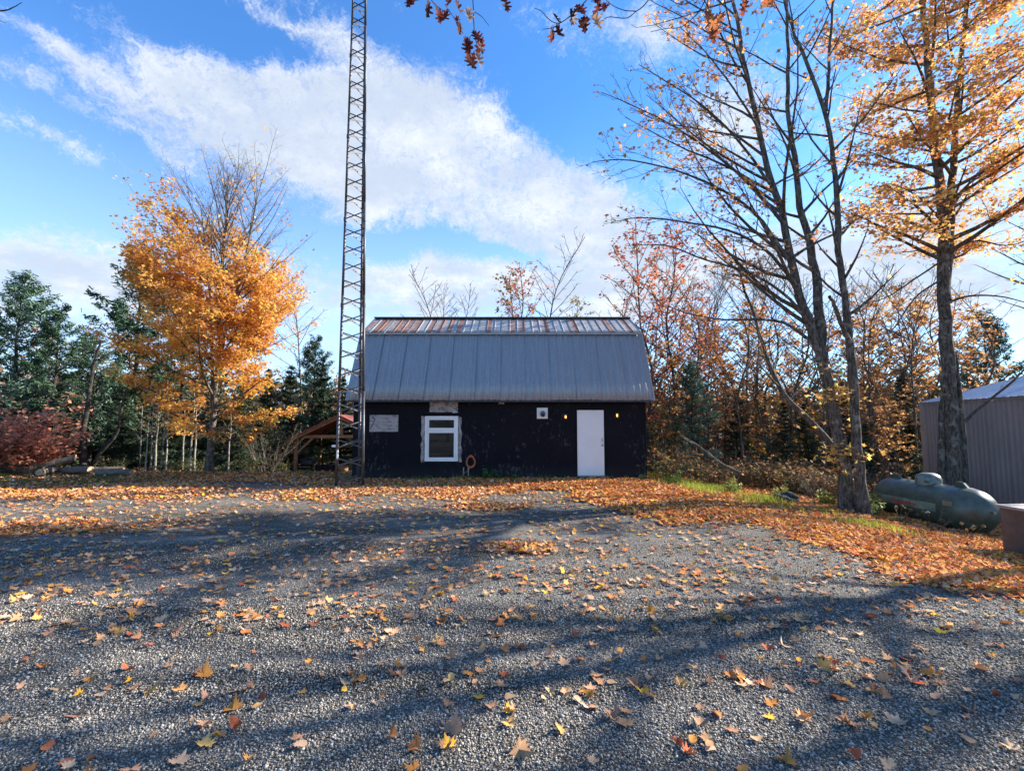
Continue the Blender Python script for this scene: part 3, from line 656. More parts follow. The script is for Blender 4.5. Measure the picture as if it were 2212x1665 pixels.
gx, gy = -10.55, 24.1; gzv = G(gx, gy); gr = empty('grill', (gx, gy, gzv), 'black barrel grill on thin legs beside the shelter post', 'grill')
m_ = MB(); m_.lathe([(.001, -.3), (.2, -.3), (.23, -.27), (.23, .27), (.2, .3), (.001, .3)], (gx, gy, gzv+.72), (1, 0, 0), 20); child_at(m_.build('drum', M_darkm, None, True), gr)
child_at(MB().box(gx-.3, gx+.3, gy-.34, gy-.24, gzv+.55, gzv+.58, .004).build('shelf', M_wood), gr)
for sx in (-.22, .22):
    for sy in (-.15, .15): child_at(MB().bar((gx+sx*1.15, gy+sy*1.2, gzv), (gx+sx, gy+sy, gzv+.56), .03, .03).build('leg', M_darkm), gr)
child_at(MB().cyl((gx+.2, gy, gzv+.9), (gx+.2, gy, gzv+1.1), .045, 12).build('chimney', M_darkm), gr)
def crate(x, y, z, s, label, rz=0, h=.3):
    t = empty('crate', (x, y, z), label, 'crate', None, rz)
    for i in range(4):
        for j in (-1, 1): MB().box(-s, s, j*s-.01, j*s+.01, h*i/4+.005, h*(i+1)/4-.012).build('slat', M_wood, t)
        for j in (-1, 1): MB().box(j*s-.01, j*s+.01, -s+.012, s-.012, h*i/4+.005, h*(i+1)/4-.012).build('slat', M_wood, t)
    for a in (-1, 1):
        for b in (-1, 1): MB().box(a*(s-.03)-.015, a*(s-.03)+.015, b*(s-.03)-.015, b*(s-.03)+.015, 0, h).build('corner_post', M_wood, t)
    MB().box(-s+.01, s-.01, -s+.01, s-.01, .0, .012).build('bottom', M_wood, t)
    return t
z0 = G(-8.75, 24.1)
crate(-8.75, 24.1, z0, .22, 'brown slatted crate on the ground under the shelter', .1, .32); crate(-8.72, 24.1, z0+.325, .2, 'brown slatted crate resting on another crate under the shelter', -.1, .25)

# ------------------------------------------------------------------ logs at the far left
def log(x, y, L, r, rz, label, tilt=0, z=None):
    t = empty('log', (x, y, (G(x, y) if z is None else z)+r*.85), label, 'log', 'sawn logs lying at the edge of the grass', rz)
    m_ = MB(); n = 14; R = [[None]*n for _ in range(7)]
    for i in range(7):
        for j in range(n):
            rr = r*.72*(1+.16*math.sin(j*1.7+i*.9+x)+.09*rnd.uniform(-1, 1)); a = 2*math.pi*j/n
            R[i][j] = m_.bm.verts.new((-L/2+L*i/6, rr*math.cos(a), rr*math.sin(a)+tilt*(i/6-.5)))
    for i in range(6):
        for j in range(n): m_.bm.faces.new((R[i][j], R[i][(j+1) % n], R[i+1][(j+1) % n], R[i+1][j]))
    m_.build('bark', M_log, t, True)
    for s in (-1, 1): MB().cyl((s*L/2, 0, s*tilt*.5), (s*(L/2+.012), 0, s*tilt*.5), r*.66, 14).build('cut_end', M_cut, t)
log(-12.75, 15.0, 1.0, .14, .12, 'short pale log lying alone right of the other logs')
log(-14.5, 15.5, 1.7, .16, -.35, 'long dark log in front of the log pile', .1); log(-15.1, 15.2, .8, .15, 1.9, 'short log with a bright cut end facing the yard')
log(-15.6, 15.9, 1.1, .17, .5, 'tilted log with pale cut face on top of the pile', .35, G(-15.6, 15.9)+.2); log(-16.4, 15.8, 1.4, .16, -.1, 'bark covered log at the left end of the pile')
log(-13.9, 15.9, 1.2, .13, .25, 'thin log half hidden behind the long dark log')

# ------------------------------------------------------------------ propane tank
ta, tb = Vector((9.66, 11.8, 0)), Vector((9.72, 10.0, 0)); tdir = (tb-ta).normalized(); tm = (ta+tb)/2; L = (tb-ta).length
tz = -.02; trd = .475
tank = empty('propane_tank', (tm.x, tm.y, G(tm.x, tm.y)), 'long faded green propane tank lying beside the shed', 'tank', None, math.atan2(tdir.y, tdir.x))
cz = .46
m_ = MB(); hl = L/2; pr = [(trd*math.sin(a), -hl-(trd*.98)*math.cos(a)) for a in np.linspace(0, math.pi/2, 12)]; pr += [(trd, z) for z in np.linspace(-hl, hl, 12)[1:-1]]; pr += [(trd*math.cos(a), hl+(trd*.98)*math.sin(a)) for a in np.linspace(0, math.pi/2, 12)]
hl0 = hl
m_.lathe(pr, (0, 0, cz), (1, 0, 0), 48); shell = m_.build('shell', M_tank, tank, True)
for x in (-hl, 0.0, hl): MB().lathe([(trd+.001, -.012), (trd+.005, -.005), (trd+.005, .005), (trd+.001, .012)], (x, 0, cz), (1, 0, 0), 48).build('weld_seam', M_tank, tank, True)
MB().cyl((hl+trd-.03, 0, cz+.05), (hl+trd+.03, 0, cz+.05), .03, 12).cyl((-.45, -.05, cz+trd-.02), (-.45, -.05, cz+trd+.07), .035, 12).build('valve_fitting', M_chrome, tank)
MB().box(.78, .98, -trd*1.0, -trd*.93, cz+.1, cz+.2, .002).build('data_plate', M_chrome, tank)
m_ = MB(); m_.lathe([(.235, -.08), (.245, .0), (.24, .10), (.20, .18), (.12, .225), (.001, .235)], (.0, 0, cz+trd-.01), (0, 0, 1), 32); dm = m_.build('dome', plain('dome_paint', (.19, .235, .2), .45, var=.2, scale=8, col2=(.09, .10, .085)), tank, True)
MB().box(.14, .26, -.25, -.21, cz+trd+.02, cz+trd+.07, .01).build('hinge', M_tank, dm)
for x in (-.85, .78): MB().poly([(x-.16, -.03, cz+trd-.02), (x+.16, -.03, cz+trd-.02), (x+.05, -.03, cz+trd+.1), (x-.07, -.03, cz+trd+.11)], (0, .05, 0)).build('lifting_lug', M_tank, tank)
for x in (-.7, .7):
    for s in (-1, 1): MB().bar((x, s*.34, -.15), (x, s*.27, cz-.30), .12, .05, .005).build('leg', M_darkm, tank)
def strip(x0, x1, a0, a1, r, mat, name, parent):       # curved band on the near side of the shell
    V = []; n, k = 14, 8
    for i in range(n+1):
        for j in range(k+1):
            a = a0+(a1-a0)*j/k; V.append((x0+(x1-x0)*i/n, -r*math.cos(a), cz+r*math.sin(a)))
    F = [(i*(k+1)+j, i*(k+1)+j+1, (i+1)*(k+1)+j+1, (i+1)*(k+1)+j) for i in range(n) for j in range(k)]
    return link(name, quick(name, V, F, smooth=True), mat, parent)
strip(-.95, .62, -.16, .20, trd+.004, M_tankband, 'painted_band', tank)
tcu = bpy.data.curves.new('lettering', 'FONT'); tcu.body = 'Superior'; tcu.size = .26; tcu.shear = .35; tcu.extrude = .002; tcu.offset = .004
to = bpy.data.objects.new('lettering', tcu); C.objects.link(to); dg = bpy.context.evaluated_depsgraph_get(); tme = bpy.data.meshes.new_from_object(to.evaluated_get(dg)); bpy.data.objects.remove(to)
nv = len(tme.vertices); co = np.zeros(nv*3); tme.vertices.foreach_get('co', co); co = co.reshape(-1, 3)
cx0, cx1 = co[:, 0].min(), co[:, 0].max(); xx = -.52+(co[:, 0]-cx0)/(cx1-cx0)*.72; ang = -.1+co[:, 1]*1.0/trd*.62; rr = trd+.008+co[:, 2]
tme.vertices.foreach_set('co', np.column_stack([xx, -rr*np.cos(ang), cz+rr*np.sin(ang)]).ravel()); tme.update(); link('lettering', tme, M_redtext, tank)

# brown box at the right
bxx, byy = 8.76, 7.55; bz0 = G(bxx, byy); bxo = empty('utility_box', (bxx, byy, bz0), 'brown box with a flat pale lid at the right of the tank', 'box', None, .1)
MB().box(-.48, .9, -.35, .45, -.1, .80, .01).build('body', M_box, bxo); MB().box(-.53, .95, -.42, .50, .803, .85, .008).build('lid', M_boxlid, bxo)
MB().box(-.40, -.36, -.362, -.352, .05, .78).box(.80, .84, -.362, -.352, .05, .78).build('batten', M_box, bxo)

# ------------------------------------------------------------------ steel shed at the right edge
Yc = 18.0; cA = Vector((.884*Yc, Yc, 0)); u = Vector((-.308, -.951, 0)).normalized(); nv_ = Vector((.951, -.308, 0)).normalized(); hE = CAMZ+.039*Yc
shed = empty('steel_shed', cA, 'large taupe steel shed with low pale roof at the right edge', 'building')
def W(s, t, z): p = cA+u*s+nv_*t; return Vector((p.x, p.y, z))
def shed_sheet(o, dirv, nrm, L, npan, z0, z1f):
    pw = L/npan
    for i in range(npan):
        V, F = [], []; prof = []
        for k in range(4):
            x0 = i*pw+k*pw/4; prof += [(x0, 0), (x0+pw*.16, 0), (x0+pw*.18, .022), (x0+pw*.235, .022)]
        prof.append(((i+1)*pw, 0)); n = len(prof)
        for x, dpt in prof:
            p = o+dirv*x-nrm*dpt; V += [(p.x, p.y, z0), (p.x, p.y, z1f(x))]
        F = [(2*k, 2*k+2, 2*k+3, 2*k+1) for k in range(n-1)]
        child_at(link('wall_sheet', quick('wall_sheet', V, F), M_shed), shed)
shed_sheet(W(0, 0, 0), u, nv_, 6.4, 7, -2.0, lambda x: hE)
sl = .29; wid = 9.0
shed_sheet(W(0, 0, 0), nv_, -u*-1.0*-1, wid, 10, -2.0, lambda x: hE+sl*min(x, wid-x)-.02)
core = MB(); pts = [W(.05, .03, -2), W(.05, .03, hE-.05), W(.05, wid/2, hE+sl*wid/2-.08), W(.05, wid, hE-.05), W(.05, wid, -2)]; core.poly(pts, u*6.3); child_at(core.build('inner_frame', M_shed), shed)
child_at(MB().poly([W(-.05, -.05, -2), W(.24, -.05, -2), W(.24, .04, -2), W(-.05, .04, -2)], (0, 0, 2+hE)).build('corner_trim', M_shedtrim), shed)
child_at(MB().poly([W(-.05, -.04, hE-.10), W(6.4, -.04, hE-.10), W(6.4, -.02, hE-.10), W(-.05, -.02, hE-.10)], (0, 0, .10)).build('eave_trim', M_shedtrim), shed)
for i in range(7):
    for s in (0, 1):
        V, F, prof = [], [], []
        for k in range(3):
            x0 = -.08+i*.915+k*.305; prof += [(x0, 0), (x0+.25, 0), (x0+.262, .02), (x0+.293, .02)]
        prof.append((-.08+(i+1)*.915, 0))
        for x, h in prof:
            if s == 0: V += [tuple(W(x, -.12, hE+.01+h-.12*sl)), tuple(W(x, wid/2, hE+sl*wid/2+.01+h))]
            else: V += [tuple(W(x, wid/2, hE+sl*wid/2+.01+h)), tuple(W(x, wid+.12, hE+.01+h-.12*sl))]
        F = [(2*k, 2*k+2, 2*k+3, 2*k+1) for k in range(len(prof)-1)]
        child_at(link('roof_sheet', quick('roof_sheet', V, F), M_shedroof), shed)

# ------------------------------------------------------------------ trees
class Tree:
    def __init__(s, seed): s.r = random.Random(seed); s.rg = np.random.default_rng(seed); s.V, s.F, s.k = [], [], 0; s.L = []
    def tube(s, P, R, n):
        P = np.asarray(P, float); m = len(P); T_ = np.gradient(P, axis=0); T_ /= np.linalg.norm(T_, axis=1)[:, None]+1e-9
        ref = np.array([.31, .95, 0.]) if abs(T_[0, 1]) < .9 else np.array([1., 0, 0]); A = np.cross(T_, ref); A /= np.linalg.norm(A, axis=1)[:, None]+1e-9; Bv = np.cross(T_, A)
        t = np.arange(n)*2*math.pi/n; ring = A[:, None]*np.cos(t)[None, :, None]+Bv[:, None]*np.sin(t)[None, :, None]
        V = P[:, None]+ring*np.asarray(R)[:, None, None]
        if n >= 8: V += s.rg.normal(0, .035, (m, n, 1))*ring*np.asarray(R)[:, None, None]
        i = np.arange(m-1)[:, None]*n; j = np.arange(n)[None]; F = np.stack([i+j, i+(j+1) % n, i+n+(j+1) % n, i+n+j], 2).reshape(-1, 4)
        s.V.append(V.reshape(-1, 3)); s.F.append(F+s.k); s.k += m*n
    def path(s, p, d, L, n, wob, lift):
        d = np.array(d, float); d /= np.linalg.norm(d); P = [np.array(p, float)]
        for i in range(n):
            d = d+np.array([s.r.gauss(0, wob), s.r.gauss(0, wob), s.r.gauss(0, wob)+lift/n]); d /= np.linalg.norm(d); P.append(P[-1]+d*L/n)
        return np.array(P), d
    def twigs(s, P, r0, lev, o):
        """children of branch P"""
        seg = np.linalg.norm(np.diff(P, axis=0), axis=1); L = seg.sum()
        if lev > o['levels']: return
        step = o['step'][lev-1]; n = max(1, int(L*(1-o['bare'][lev-1])/step)); side = s.r.random() < .5
        for i in range(n):
            t = o['bare'][lev-1]+(1-o['bare'][lev-1])*(i+s.r.random())/n; q = t*(len(P)-1); a = min(int(q), len(P)-2); f = q-a
            p = P[a]*(1-f)+P[a+1]*f; dr = P[a+1]-P[a]; dr /= np.linalg.norm(dr)+1e-9
            sd = np.cross(dr, [0, 0, 1]); sd /= np.linalg.norm(sd)+1e-9; side = not side
            an = s.r.uniform(*o['ang']); v = dr*math.cos(an)+sd*(1 if side else -1)*math.sin(an)+np.array([0, 0, s.r.gauss(0, o.get('vs', .25))])
            l = (L*(1-t)*.75+L*.12)*o['len'][lev-1]*s.r.uniform(.7, 1.25); l = min(l, o.get('maxl', 9)); l = max(l, .18)
            Q, _ = s.path(p, v, l, 3 if lev > 1 else 4, .12, o['lift'])
            rr = max(r0*(1-t)*.5, o['rmin'])*(.8 if lev == 1 else .55)
            s.tube(Q, np.linspace(rr, o['rmin']*.6, len(Q)), 4 if lev == 1 else 3)
            if lev == o['levels'] or s.r.random() < .5: s.leafy(Q, o)
            s.twigs(Q, rr, lev+1, o)
    def leafy(s, Q, o):
        k = o['leaves']
        k = int(k)+(s.r.random() < k-int(k))
        if k <= 0: return
        t = s.rg.uniform(.15, 1.08, k)*(len(Q)-1); a = np.minimum(t.astype(int), len(Q)-2); f = (t-a)[:, None]
        p = Q[a]*(1-f)+Q[a+1]*f+s.rg.normal(0, 1, (k, 3))*np.array([o['sp'], o['sp'], o['sp']*.55]); s.L.append(p)
    def limb(s, P, r0, r1, n, o, pts=None, prim=None):
        """a trunk or main stem along P with primaries"""
        P = np.asarray(P, float); m = len(P); fine = max(m*3, 8); tt = np.linspace(0, m-1, fine); a = np.minimum(tt.astype(int), m-2); f = (tt-a)[:, None]
        Pm = np.vstack([P[:1]*2-P[1:2], P, P[-1:]*2-P[-2:-1]]); p0, p1, p2, p3 = Pm[a], Pm[a+1], Pm[a+2], Pm[a+3]
        S_ = .5*((2*p1)+(-p0+p2)*f+(2*p0-5*p1+4*p2-p3)*f**2+(-p0+3*p1-3*p2+p3)*f**3); S_[1:-1] += s.rg.normal(0, .012*r0*10, (fine-2, 3))*np.array([1, 1, .3])
        t = np.linspace(0, 1, fine); R = r0+(r1-r0)*t**.85
        if o.get('flare'): R = R*(1+.3*np.exp(-t*fine/1.0))
        s.tube(S_, R, n)
        if prim:
            for q in prim: s.primary(S_, R, q, o)
        return S_, R
    def primary(s, S_, R, q, o):
        t, az, el, L = q; i = min(int(t*(len(S_)-1)), len(S_)-2); f = t*(len(S_)-1)-i; p = S_[i]*(1-f)+S_[i+1]*f
        v = (math.cos(el)*math.cos(az), math.cos(el)*math.sin(az), math.sin(el)); Q, _ = s.path(p, v, L, max(5, int(L*1.6)), .05+.02*s.r.random(), o['plift'])
        rr = min(R[i]*.55, .012+.017*L)*o.get('pr', 1); s.tube(Q, np.linspace(rr, o['rmin'], len(Q)), 6 if L > 1.5 else 4); s.twigs(Q, rr, 1, o)
    def wood(s, name, mat, parent):
        return link(name, quick(name, np.concatenate(s.V), np.concatenate(s.F), smooth=True), mat, parent)
    def crown(s, parent, size, pal, keep=None, mat=None, tilt=.5, shape='kite', name='crown', jit=.2):
        if not s.L: return None
        P = np.concatenate(s.L)
        if keep is not None: P = P[s.rg.random(len(P)) < keep(P)]
        n = len(P); 
        if n == 0: return None
        if shape == 'kite': TV = np.array([[0, -.5, 0], [.46, .05, .10], [0, .6, 0], [-.46, .05, .10]]); TF = np.array([[0, 1, 2], [0, 2, 3]])
        elif shape == 'star': TV = np.array([[0, -.5, 0], [.25, -.1, .03], [.62, .05, .12], [.2, .22, .04], [0, .68, .0], [-.2, .22, .04], [-.62, .05, .12], [-.25, -.1, .03]]); TF = np.array([[0, 1, 7], [1, 2, 3], [3, 4, 5], [5, 6, 7], [1, 3, 5], [1, 5, 7]])
        elif shape == 'leafy': TV = np.array([[0, -.5, 0], [.5, -.02, .12], [.12, .12, .03], [0, .65, 0], [-.14, .12, .03], [-.5, .02, .12]]); TF = np.array([[0, 1, 2], [0, 2, 4], [0, 4, 5], [2, 3, 4]])
        else: TV = np.array([[-.12, -.5, 0], [.12, -.5, 0], [.08, .5, 0], [-.08, .5, 0]]); TF = np.array([[0, 1, 2], [0, 2, 3]])
        pal = np.array(pal); c = pal[s.rg.integers(0, len(pal), n)]
        cl = vnoise(P[:, 0]*1.0+P[:, 2]*.7, P[:, 1]+P[:, 2], .8, 3)[:, None]; c = c*(1-jit+2*jit*s.rg.random((n, 1)))*(.75+.5*cl)
        R_ = frames(n, s.rg.uniform(0, 6.28, n), s.rg.normal(0, tilt, n), s.rg.uniform(0, 6.28, n))
        V, F, cc = scatter(TV, TF, P, R_, size*s.rg.uniform(.65, 1.3, n), c)
        o = link(name, quick(name, V, F, np.clip(cc, .005, .85)), mat or M_leaf, parent); o['kind'] = 'stuff'; return o
ORG = [(.93, .46, .075), (.95, .52, .09), (.90, .40, .07), (.95, .60, .13), (.93, .46, .10), (.88, .36, .07)]
PEACH = [(.76, .34, .12), (.80, .40, .15), (.70, .28, .10), (.84, .46, .18)]
GOLD = [(.84, .58, .15), (.88, .64, .18), (.80, .50, .15), (.80, .42, .14), (.66, .36, .15), (.70, .40, .17)]
RED = [(.44, .12, .06), (.50, .15, .07), (.36, .10, .05), (.56, .22, .09), (.46, .16, .08)]
OLIVE = [(.26, .22, .06), (.35, .25, .07), (.40, .24, .08), (.20, .20, .06)]
RUST = [(.60, .30, .10), (.52, .23, .09), (.66, .38, .11), (.46, .20, .09), (.42, .27, .12)]
base_o = dict(levels=3, step=(.32, .22, .2), bare=(.18, .15, .1), ang=(.55, .95), len=(.55, .6, .6), lift=.15, plift=.25, rmin=.004, leaves=6, sp=.07, flare=True)
def opt(**k): o = dict(base_o); o.update(k); return o

# the orange maple left of the tower
def orange_maple():
    bx0, by0 = -10.75, 16.6; g = G(bx0, by0); root = empty('maple_tree', (bx0, by0, g), 'orange leaved maple with a bare grey top left of the tower', 'tree'); t = Tree(5)
    def env(z):     # crown half width against height
        return np.interp(z, [1.0, 1.8, 3, 4.5, 6, 7.5, 9, 10.3, 11.4], [1.3, 2.2, 3.2, 3.9, 3.9, 3.4, 2.6, 1.4, .35])
    o = opt(leaves=27, step=(.25, .17, .17), plift=.35, lift=.25, sp=.13, len=(.5, .6, .6))
    main = [(0, 0, -.1), (.03, 0, 1.5), (.08, .05, 3.2), (.15, 0, 5.2), (.10, .05, 7.4), (.2, 0, 9.4), (.2, 0, 10.9)]
    m2 = [(.03, 0, 2.2), (-.12, .1, 4.0), (-.3, .1, 6.0), (-.5, 0, 8.0), (-.75, 0, 9.6)]; m3 = [(.08, 0, 3.0), (.4, -.1, 5.0), (.8, 0, 7.0), (1.1, .1, 9.1), (1.3, 0, 10.4)]
    def prims(n, z0, z1, zb, H):
        out = []
        for i in range(n):
            z = z0+(z1-z0)*(i+.5)/n; el = np.interp(z, [1, 2, 3, 6, 10], [.02, .2, .38, .70, 1.12])+t.r.uniform(-.1, .1); L = env(min(z+.6, 11))*t.r.uniform(.82, 1.08)/math.cos(el)*np.interp(el, [0, 1.2], [1, .62])
            out.append(((z-zb)/(H-zb), i*2.4+t.r.uniform(-.4, .4), el, max(L, .6)))
        return out
    t.limb(main, .13, .012, 10, o, prim=prims(52, 1.15, 10.6, -.1, 11.2)+[((6.3+.17*i+.1)/11.3, i*2.4+.7, 1.12, 2.3-.05*i) for i in range(24)]); o2 = dict(o, flare=False)
    t.limb(m2, .075, .012, 8, o2, prim=prims(22, 3.4, 9.3, 2.2, 9.6)); t.limb(m3, .075, .012, 8, o2, prim=prims(24, 4, 10.1, 3.0, 10.4))
    t.wood('trunk', M_bark, root)
    def keep(P):
        x, y, z = P.T; top = 7.9+np.clip(-1.4*x, -.4, 2.2)+.5*np.sin(x*2+y)+.25*y; bare = sstep(z, top-.3, top+.9)*.98
        gap = vnoise(x*1.0+y*.6, z*1.0, .9, 5); return (1-bare)*np.clip(.0+2.1*(gap-.12), 0.07, .9)*np.interp(z-top, [-3, -.3], [1, .6])
    t.crown(root, .105, ORG+PEACH, keep, tilt=.85, shape='leafy', jit=.3)
    # a wash of pinker leaves towards the top
    s_ = Tree(6); s_.L = [np.concatenate(t.L)[::5]]; s_.crown(root, .10, PEACH, lambda P: keep(P)*sstep(P[:, 2], 4.0, 8.0), shape='leafy', tilt=.75, name='upper_crown')
    print('orange', sum(map(len, t.L)), t.k)
orange_maple()

def stems(pts, Y, dy=0.0): return [tuple(at(x, y, Y+dy*i)) for i, (x, y) in enumerate(pts)]
# many stemmed maple leaning over the bank, right of the barn
def leaning_maple():
    Y0 = 11.3; b = at(1830, 1097, Y0); g = G(b.x, Y0); root = empty('maple_tree', (b.x, Y0, g), 'tall forked maple with long bare limbs sweeping left over the bank', 'tree'); t = Tree(21)
    rel = lambda L: [tuple(Vector(p)-Vector((b.x, Y0, g))) for p in L]
    o = opt(leaves=2.8, step=(.30, .21, .18), bare=(.2, .12, .1), plift=.35, lift=.2, sp=.08, len=(.5, .55, .55), rmin=.006, ang=(.4, .8))
    s1 = rel(stems([(1832, 1105), (1818, 980), (1800, 880), (1775, 780), (1753, 715), (1717, 598), (1685, 450), (1658, 360), (1627, 225), (1600, 90), (1580, -40), (1570, -180)], Y0, .03))
    s2 = rel(stems([(1775, 780), (1772, 700), (1762, 607), (1748, 517), (1730, 450), (1717, 337), (1701, 247), (1703, 135), (1699, 0), (1695, -150)], Y0+.1, .06))
    def left(n, t0, t1, Lm, a0=math.pi, sp=.95):
        return [(t0+(t1-t0)*(i+.5)/n, a0+t.r.uniform(-sp, sp), t.r.uniform(.42, .8), Lm*t.r.uniform(.55, 1.1)*(1-.3*i/n)) for i in range(n)]
    t.limb(s1, .16, .028, 14, o, prim=left(24, .36, .97, 4.6)+left(9, .45, .97, 2.4, 0.4, 1.3)); o2 = dict(o, flare=False)
    t.limb(s2, .13, .025, 10, o2, prim=left(9, .2, .97, 2.8, math.pi, 1.2)+left(8, .3, .97, 2.2, 0.2, 1.2))
    # long low limbs reaching left
    for P, r in (([(1690, 480), (1620, 400), (1540, 330), (1450, 270), (1370, 230), (1300, 200)], .05), ([(1700, 560), (1640, 470), (1560, 410), (1450, 365), (1350, 345), (1280, 350)], .05),
                 ([(1722, 620), (1660, 545), (1580, 500), (1480, 480), (1390, 470), (1320, 480)], .05), ([(1750, 700), (1700, 640), (1620, 590), (1520, 560), (1440, 530), (1370, 530)], .045),
                 ([(1760, 745), (1700, 700), (1640, 690), (1560, 690), (1480, 675), (1420, 650)], .045), ([(1665, 400), (1600, 310), (1520, 230), (1430, 170), (1380, 140)], .04), ([(1640, 280), (1590, 200), (1530, 120), (1470, 60)], .035)):
        L_ = rel(stems(P, Y0, t.r.uniform(-.3, .25))); S_, R = t.limb(L_, r, .008, 6, o2); t.twigs(S_, r, 1, dict(o2, maxl=1.3, step=(.24, .22, .2), bare=(.2, .1, .1), leaves=1.8))
    t.wood('trunk', M_bark, root)
    def keep(P): return np.clip(vnoise(P[:, 0]+P[:, 1]*.5, P[:, 2], .55, 9)*2.6-.75, .05, 1)
    t.crown(root, .115, PEACH*2+[(.78, .30, .10), (.66, .22, .09), (.84, .42, .12)], keep, shape='leafy', tilt=.8, jit=.3)
    # golden shoots on the lower trunk
    s_ = Tree(22); k = 1500; h = s_.rg.uniform(.9, 3.6, k); q = np.array(s1); px = np.interp(h, q[:, 2], q[:, 0]); py = np.interp(h, q[:, 2], q[:, 1]); s_.L = [np.column_stack([px+s_.rg.normal(0, .27, k), py+s_.rg.normal(-.1, .27, k), h])]
    s_.crown(root, .10, GOLD+ORG[:2], lambda P: np.clip(vnoise(P[:, 0]*1, P[:, 2]*1, .35, 3)*2.2-.75, 0, 1), shape='star', tilt=.7, name='trunk_shoots'); print('leaning', t.k, sum(map(len, t.L)))
leaning_maple()
def straight_maple():
    Y0 = 10.9; b = at(1866, 1103, Y0); g = G(b.x, Y0); root = empty('maple_tree', (b.x, Y0, g), 'slim straight maple standing just right of the forked maple', 'tree'); t = Tree(31)
    rel = lambda L: [tuple(Vector(p)-Vector((b.x, Y0, g))) for p in L]; o = opt(leaves=1.8, step=(.38, .28, .25), bare=(.25, .12, .1), plift=.4, lift=.2, sp=.06, len=(.45, .55, .55), ang=(.4, .8))
    s1 = rel(stems([(1868, 1110), (1856, 1000), (1848, 880), (1840, 780), (1834, 720), (1822, 620), (1811, 540), (1809, 427), (1798, 337), (1784, 247), (1739, 126), (1712, 58), (1680, -60)], Y0, .03))
    s2 = rel(stems([(1784, 240), (1789, 180), (1791, 112), (1800, 0), (1806, -150)], Y0+.3, .03)); s3 = rel(stems([(1836, 740), (1818, 700), (1800, 655), (1792, 640)], Y0, -.1))
    pr = lambda n, t0, t1, Lm: [(t0+(t1-t0)*(i+.5)/n, i*2.4+t.r.random(), t.r.uniform(.5, .95), Lm*t.r.uniform(.6, 1.1)) for i in range(n)]
    t.limb(s1, .12, .028, 12, o, prim=pr(20, .35, .97, 2.2)); t.limb(s2, .05, .02, 8, dict(o, flare=False), prim=pr(7, .2, .95, 1.6)); t.limb(s3, .06, .035, 8, dict(o, flare=False))
    t.wood('trunk', M_bark, root); t.crown(root, .12, PEACH*2+[(.78, .30, .10), (.66, .22, .09)], lambda P: np.clip(vnoise(P[:, 0]+P[:, 1]*.5, P[:, 2], .5, 12)*2.4-.75, .04, 1), shape='star', tilt=.7)
straight_maple()
def golden_maple():
    Y0 = 12.6; b = at(2062, 1100, Y0); g = G(b.x, Y0); root = empty('maple_tree', (b.x, Y0, g), 'thick trunked golden maple rising behind the green tank', 'tree'); t = Tree(41)
    rel = lambda L: [tuple(Vector(p)-Vector((b.x, Y0, g))) for p in L]; o = opt(leaves=18, step=(.30, .21, .19), bare=(.2, .12, .1), plift=.25, lift=.1, sp=.17, len=(.5, .6, .6), rmin=.0045)
    s1 = rel(stems([(2060, 1105), (2056, 950), (2050, 850), (2047, 749), (2041, 620), (2040, 508), (2030, 400), (2020, 315), (2010, 200), (2000, 100), (1990, -60), (1985, -250)], Y0, .02))
    s2 = rel(stems([(2043, 650), (2046, 580), (2052, 500), (2056, 400), (2062, 300), (2072, 180), (2085, 50), (2095, -120)], Y0+.1, .05)); s3 = rel(stems([(2085, 1105), (2080, 950), (2074, 850), (2064, 760)], Y0-.15, .05)); s4 = rel(stems([(2036, 1105), (2034, 950), (2036, 850), (2040, 760)], Y0+.1, -.02))
    def pr(n, t0, t1, Lm): return [(t0+(t1-t0)*(i+.5)/n, i*2.4+t.r.random(), t.r.uniform(.05, .6), Lm*t.r.uniform(.65, 1.15)) for i in range(n)]
    t.limb(s1, .20, .05, 14, o, prim=pr(34, .40, .98, 3.3)); o2 = dict(o, flare=False)
    t.limb(s2, .14, .04, 10, o2, prim=pr(24, .12, .97, 3.0)); t.limb(s3, .12, .02, 10, o2); t.limb(s4, .11, .02, 10, o2)
    for P, r in (([(2076, 920), (2105, 890), (2150, 855), (2206, 806), (2260, 740), (2320, 690)], .045), ([(2035, 660), (2090, 640), (2160, 640), (2240, 660)], .04), ([(2040, 560), (1980, 600), (1920, 640), (1870, 655)], .03), ([(2040, 600), (1980, 640), (1930, 710), (1900, 725)], .03)):
        L_ = rel(stems(P, Y0, -.12)); S_, R = t.limb(L_, r, .01, 7, o2); t.twigs(S_, r, 1, dict(o2, maxl=.9, step=(.4, .3, .3), leaves=1.6))
    for P, r in (([(2056, 450), (2090, 400), (2140, 370), (2230, 320), (2300, 300)], .04), ([(2070, 200), (2120, 150), (2180, 110), (2260, 80)], .035), ([(2050, 540), (2110, 520), (2180, 530), (2270, 500)], .035), ([(2060, 330), (2120, 290), (2190, 270), (2270, 220)], .03), ([(2085, 60), (2130, 20), (2200, -10), (2280, -60)], .03), ([(2035, 480), (1990, 430), (1930, 400), (1890, 420)], .03)):
        L_ = rel(stems(P, Y0-.1, -.1)); S_, R = t.limb(L_, r, .008, 7, o2); t.twigs(S_, r, 1, dict(o2, maxl=1.1, step=(.2, .2, .2), leaves=9))
    t.wood('trunk', M_bark, root)
    def keep(P): return np.clip(vnoise(P[:, 0]+P[:, 1]*.6, P[:, 2], .75, 19)*3.0-.85, .06, 1)*np.where(P[:, 2] < 4.0, .5, 1)
    t.crown(root, .118, GOLD+ORG[:2]+PEACH*2+RUST[:2]+RED[3:4], keep, shape='leafy', tilt=.8, jit=.3); print('golden', t.k, sum(map(len, t.L)))
golden_maple()

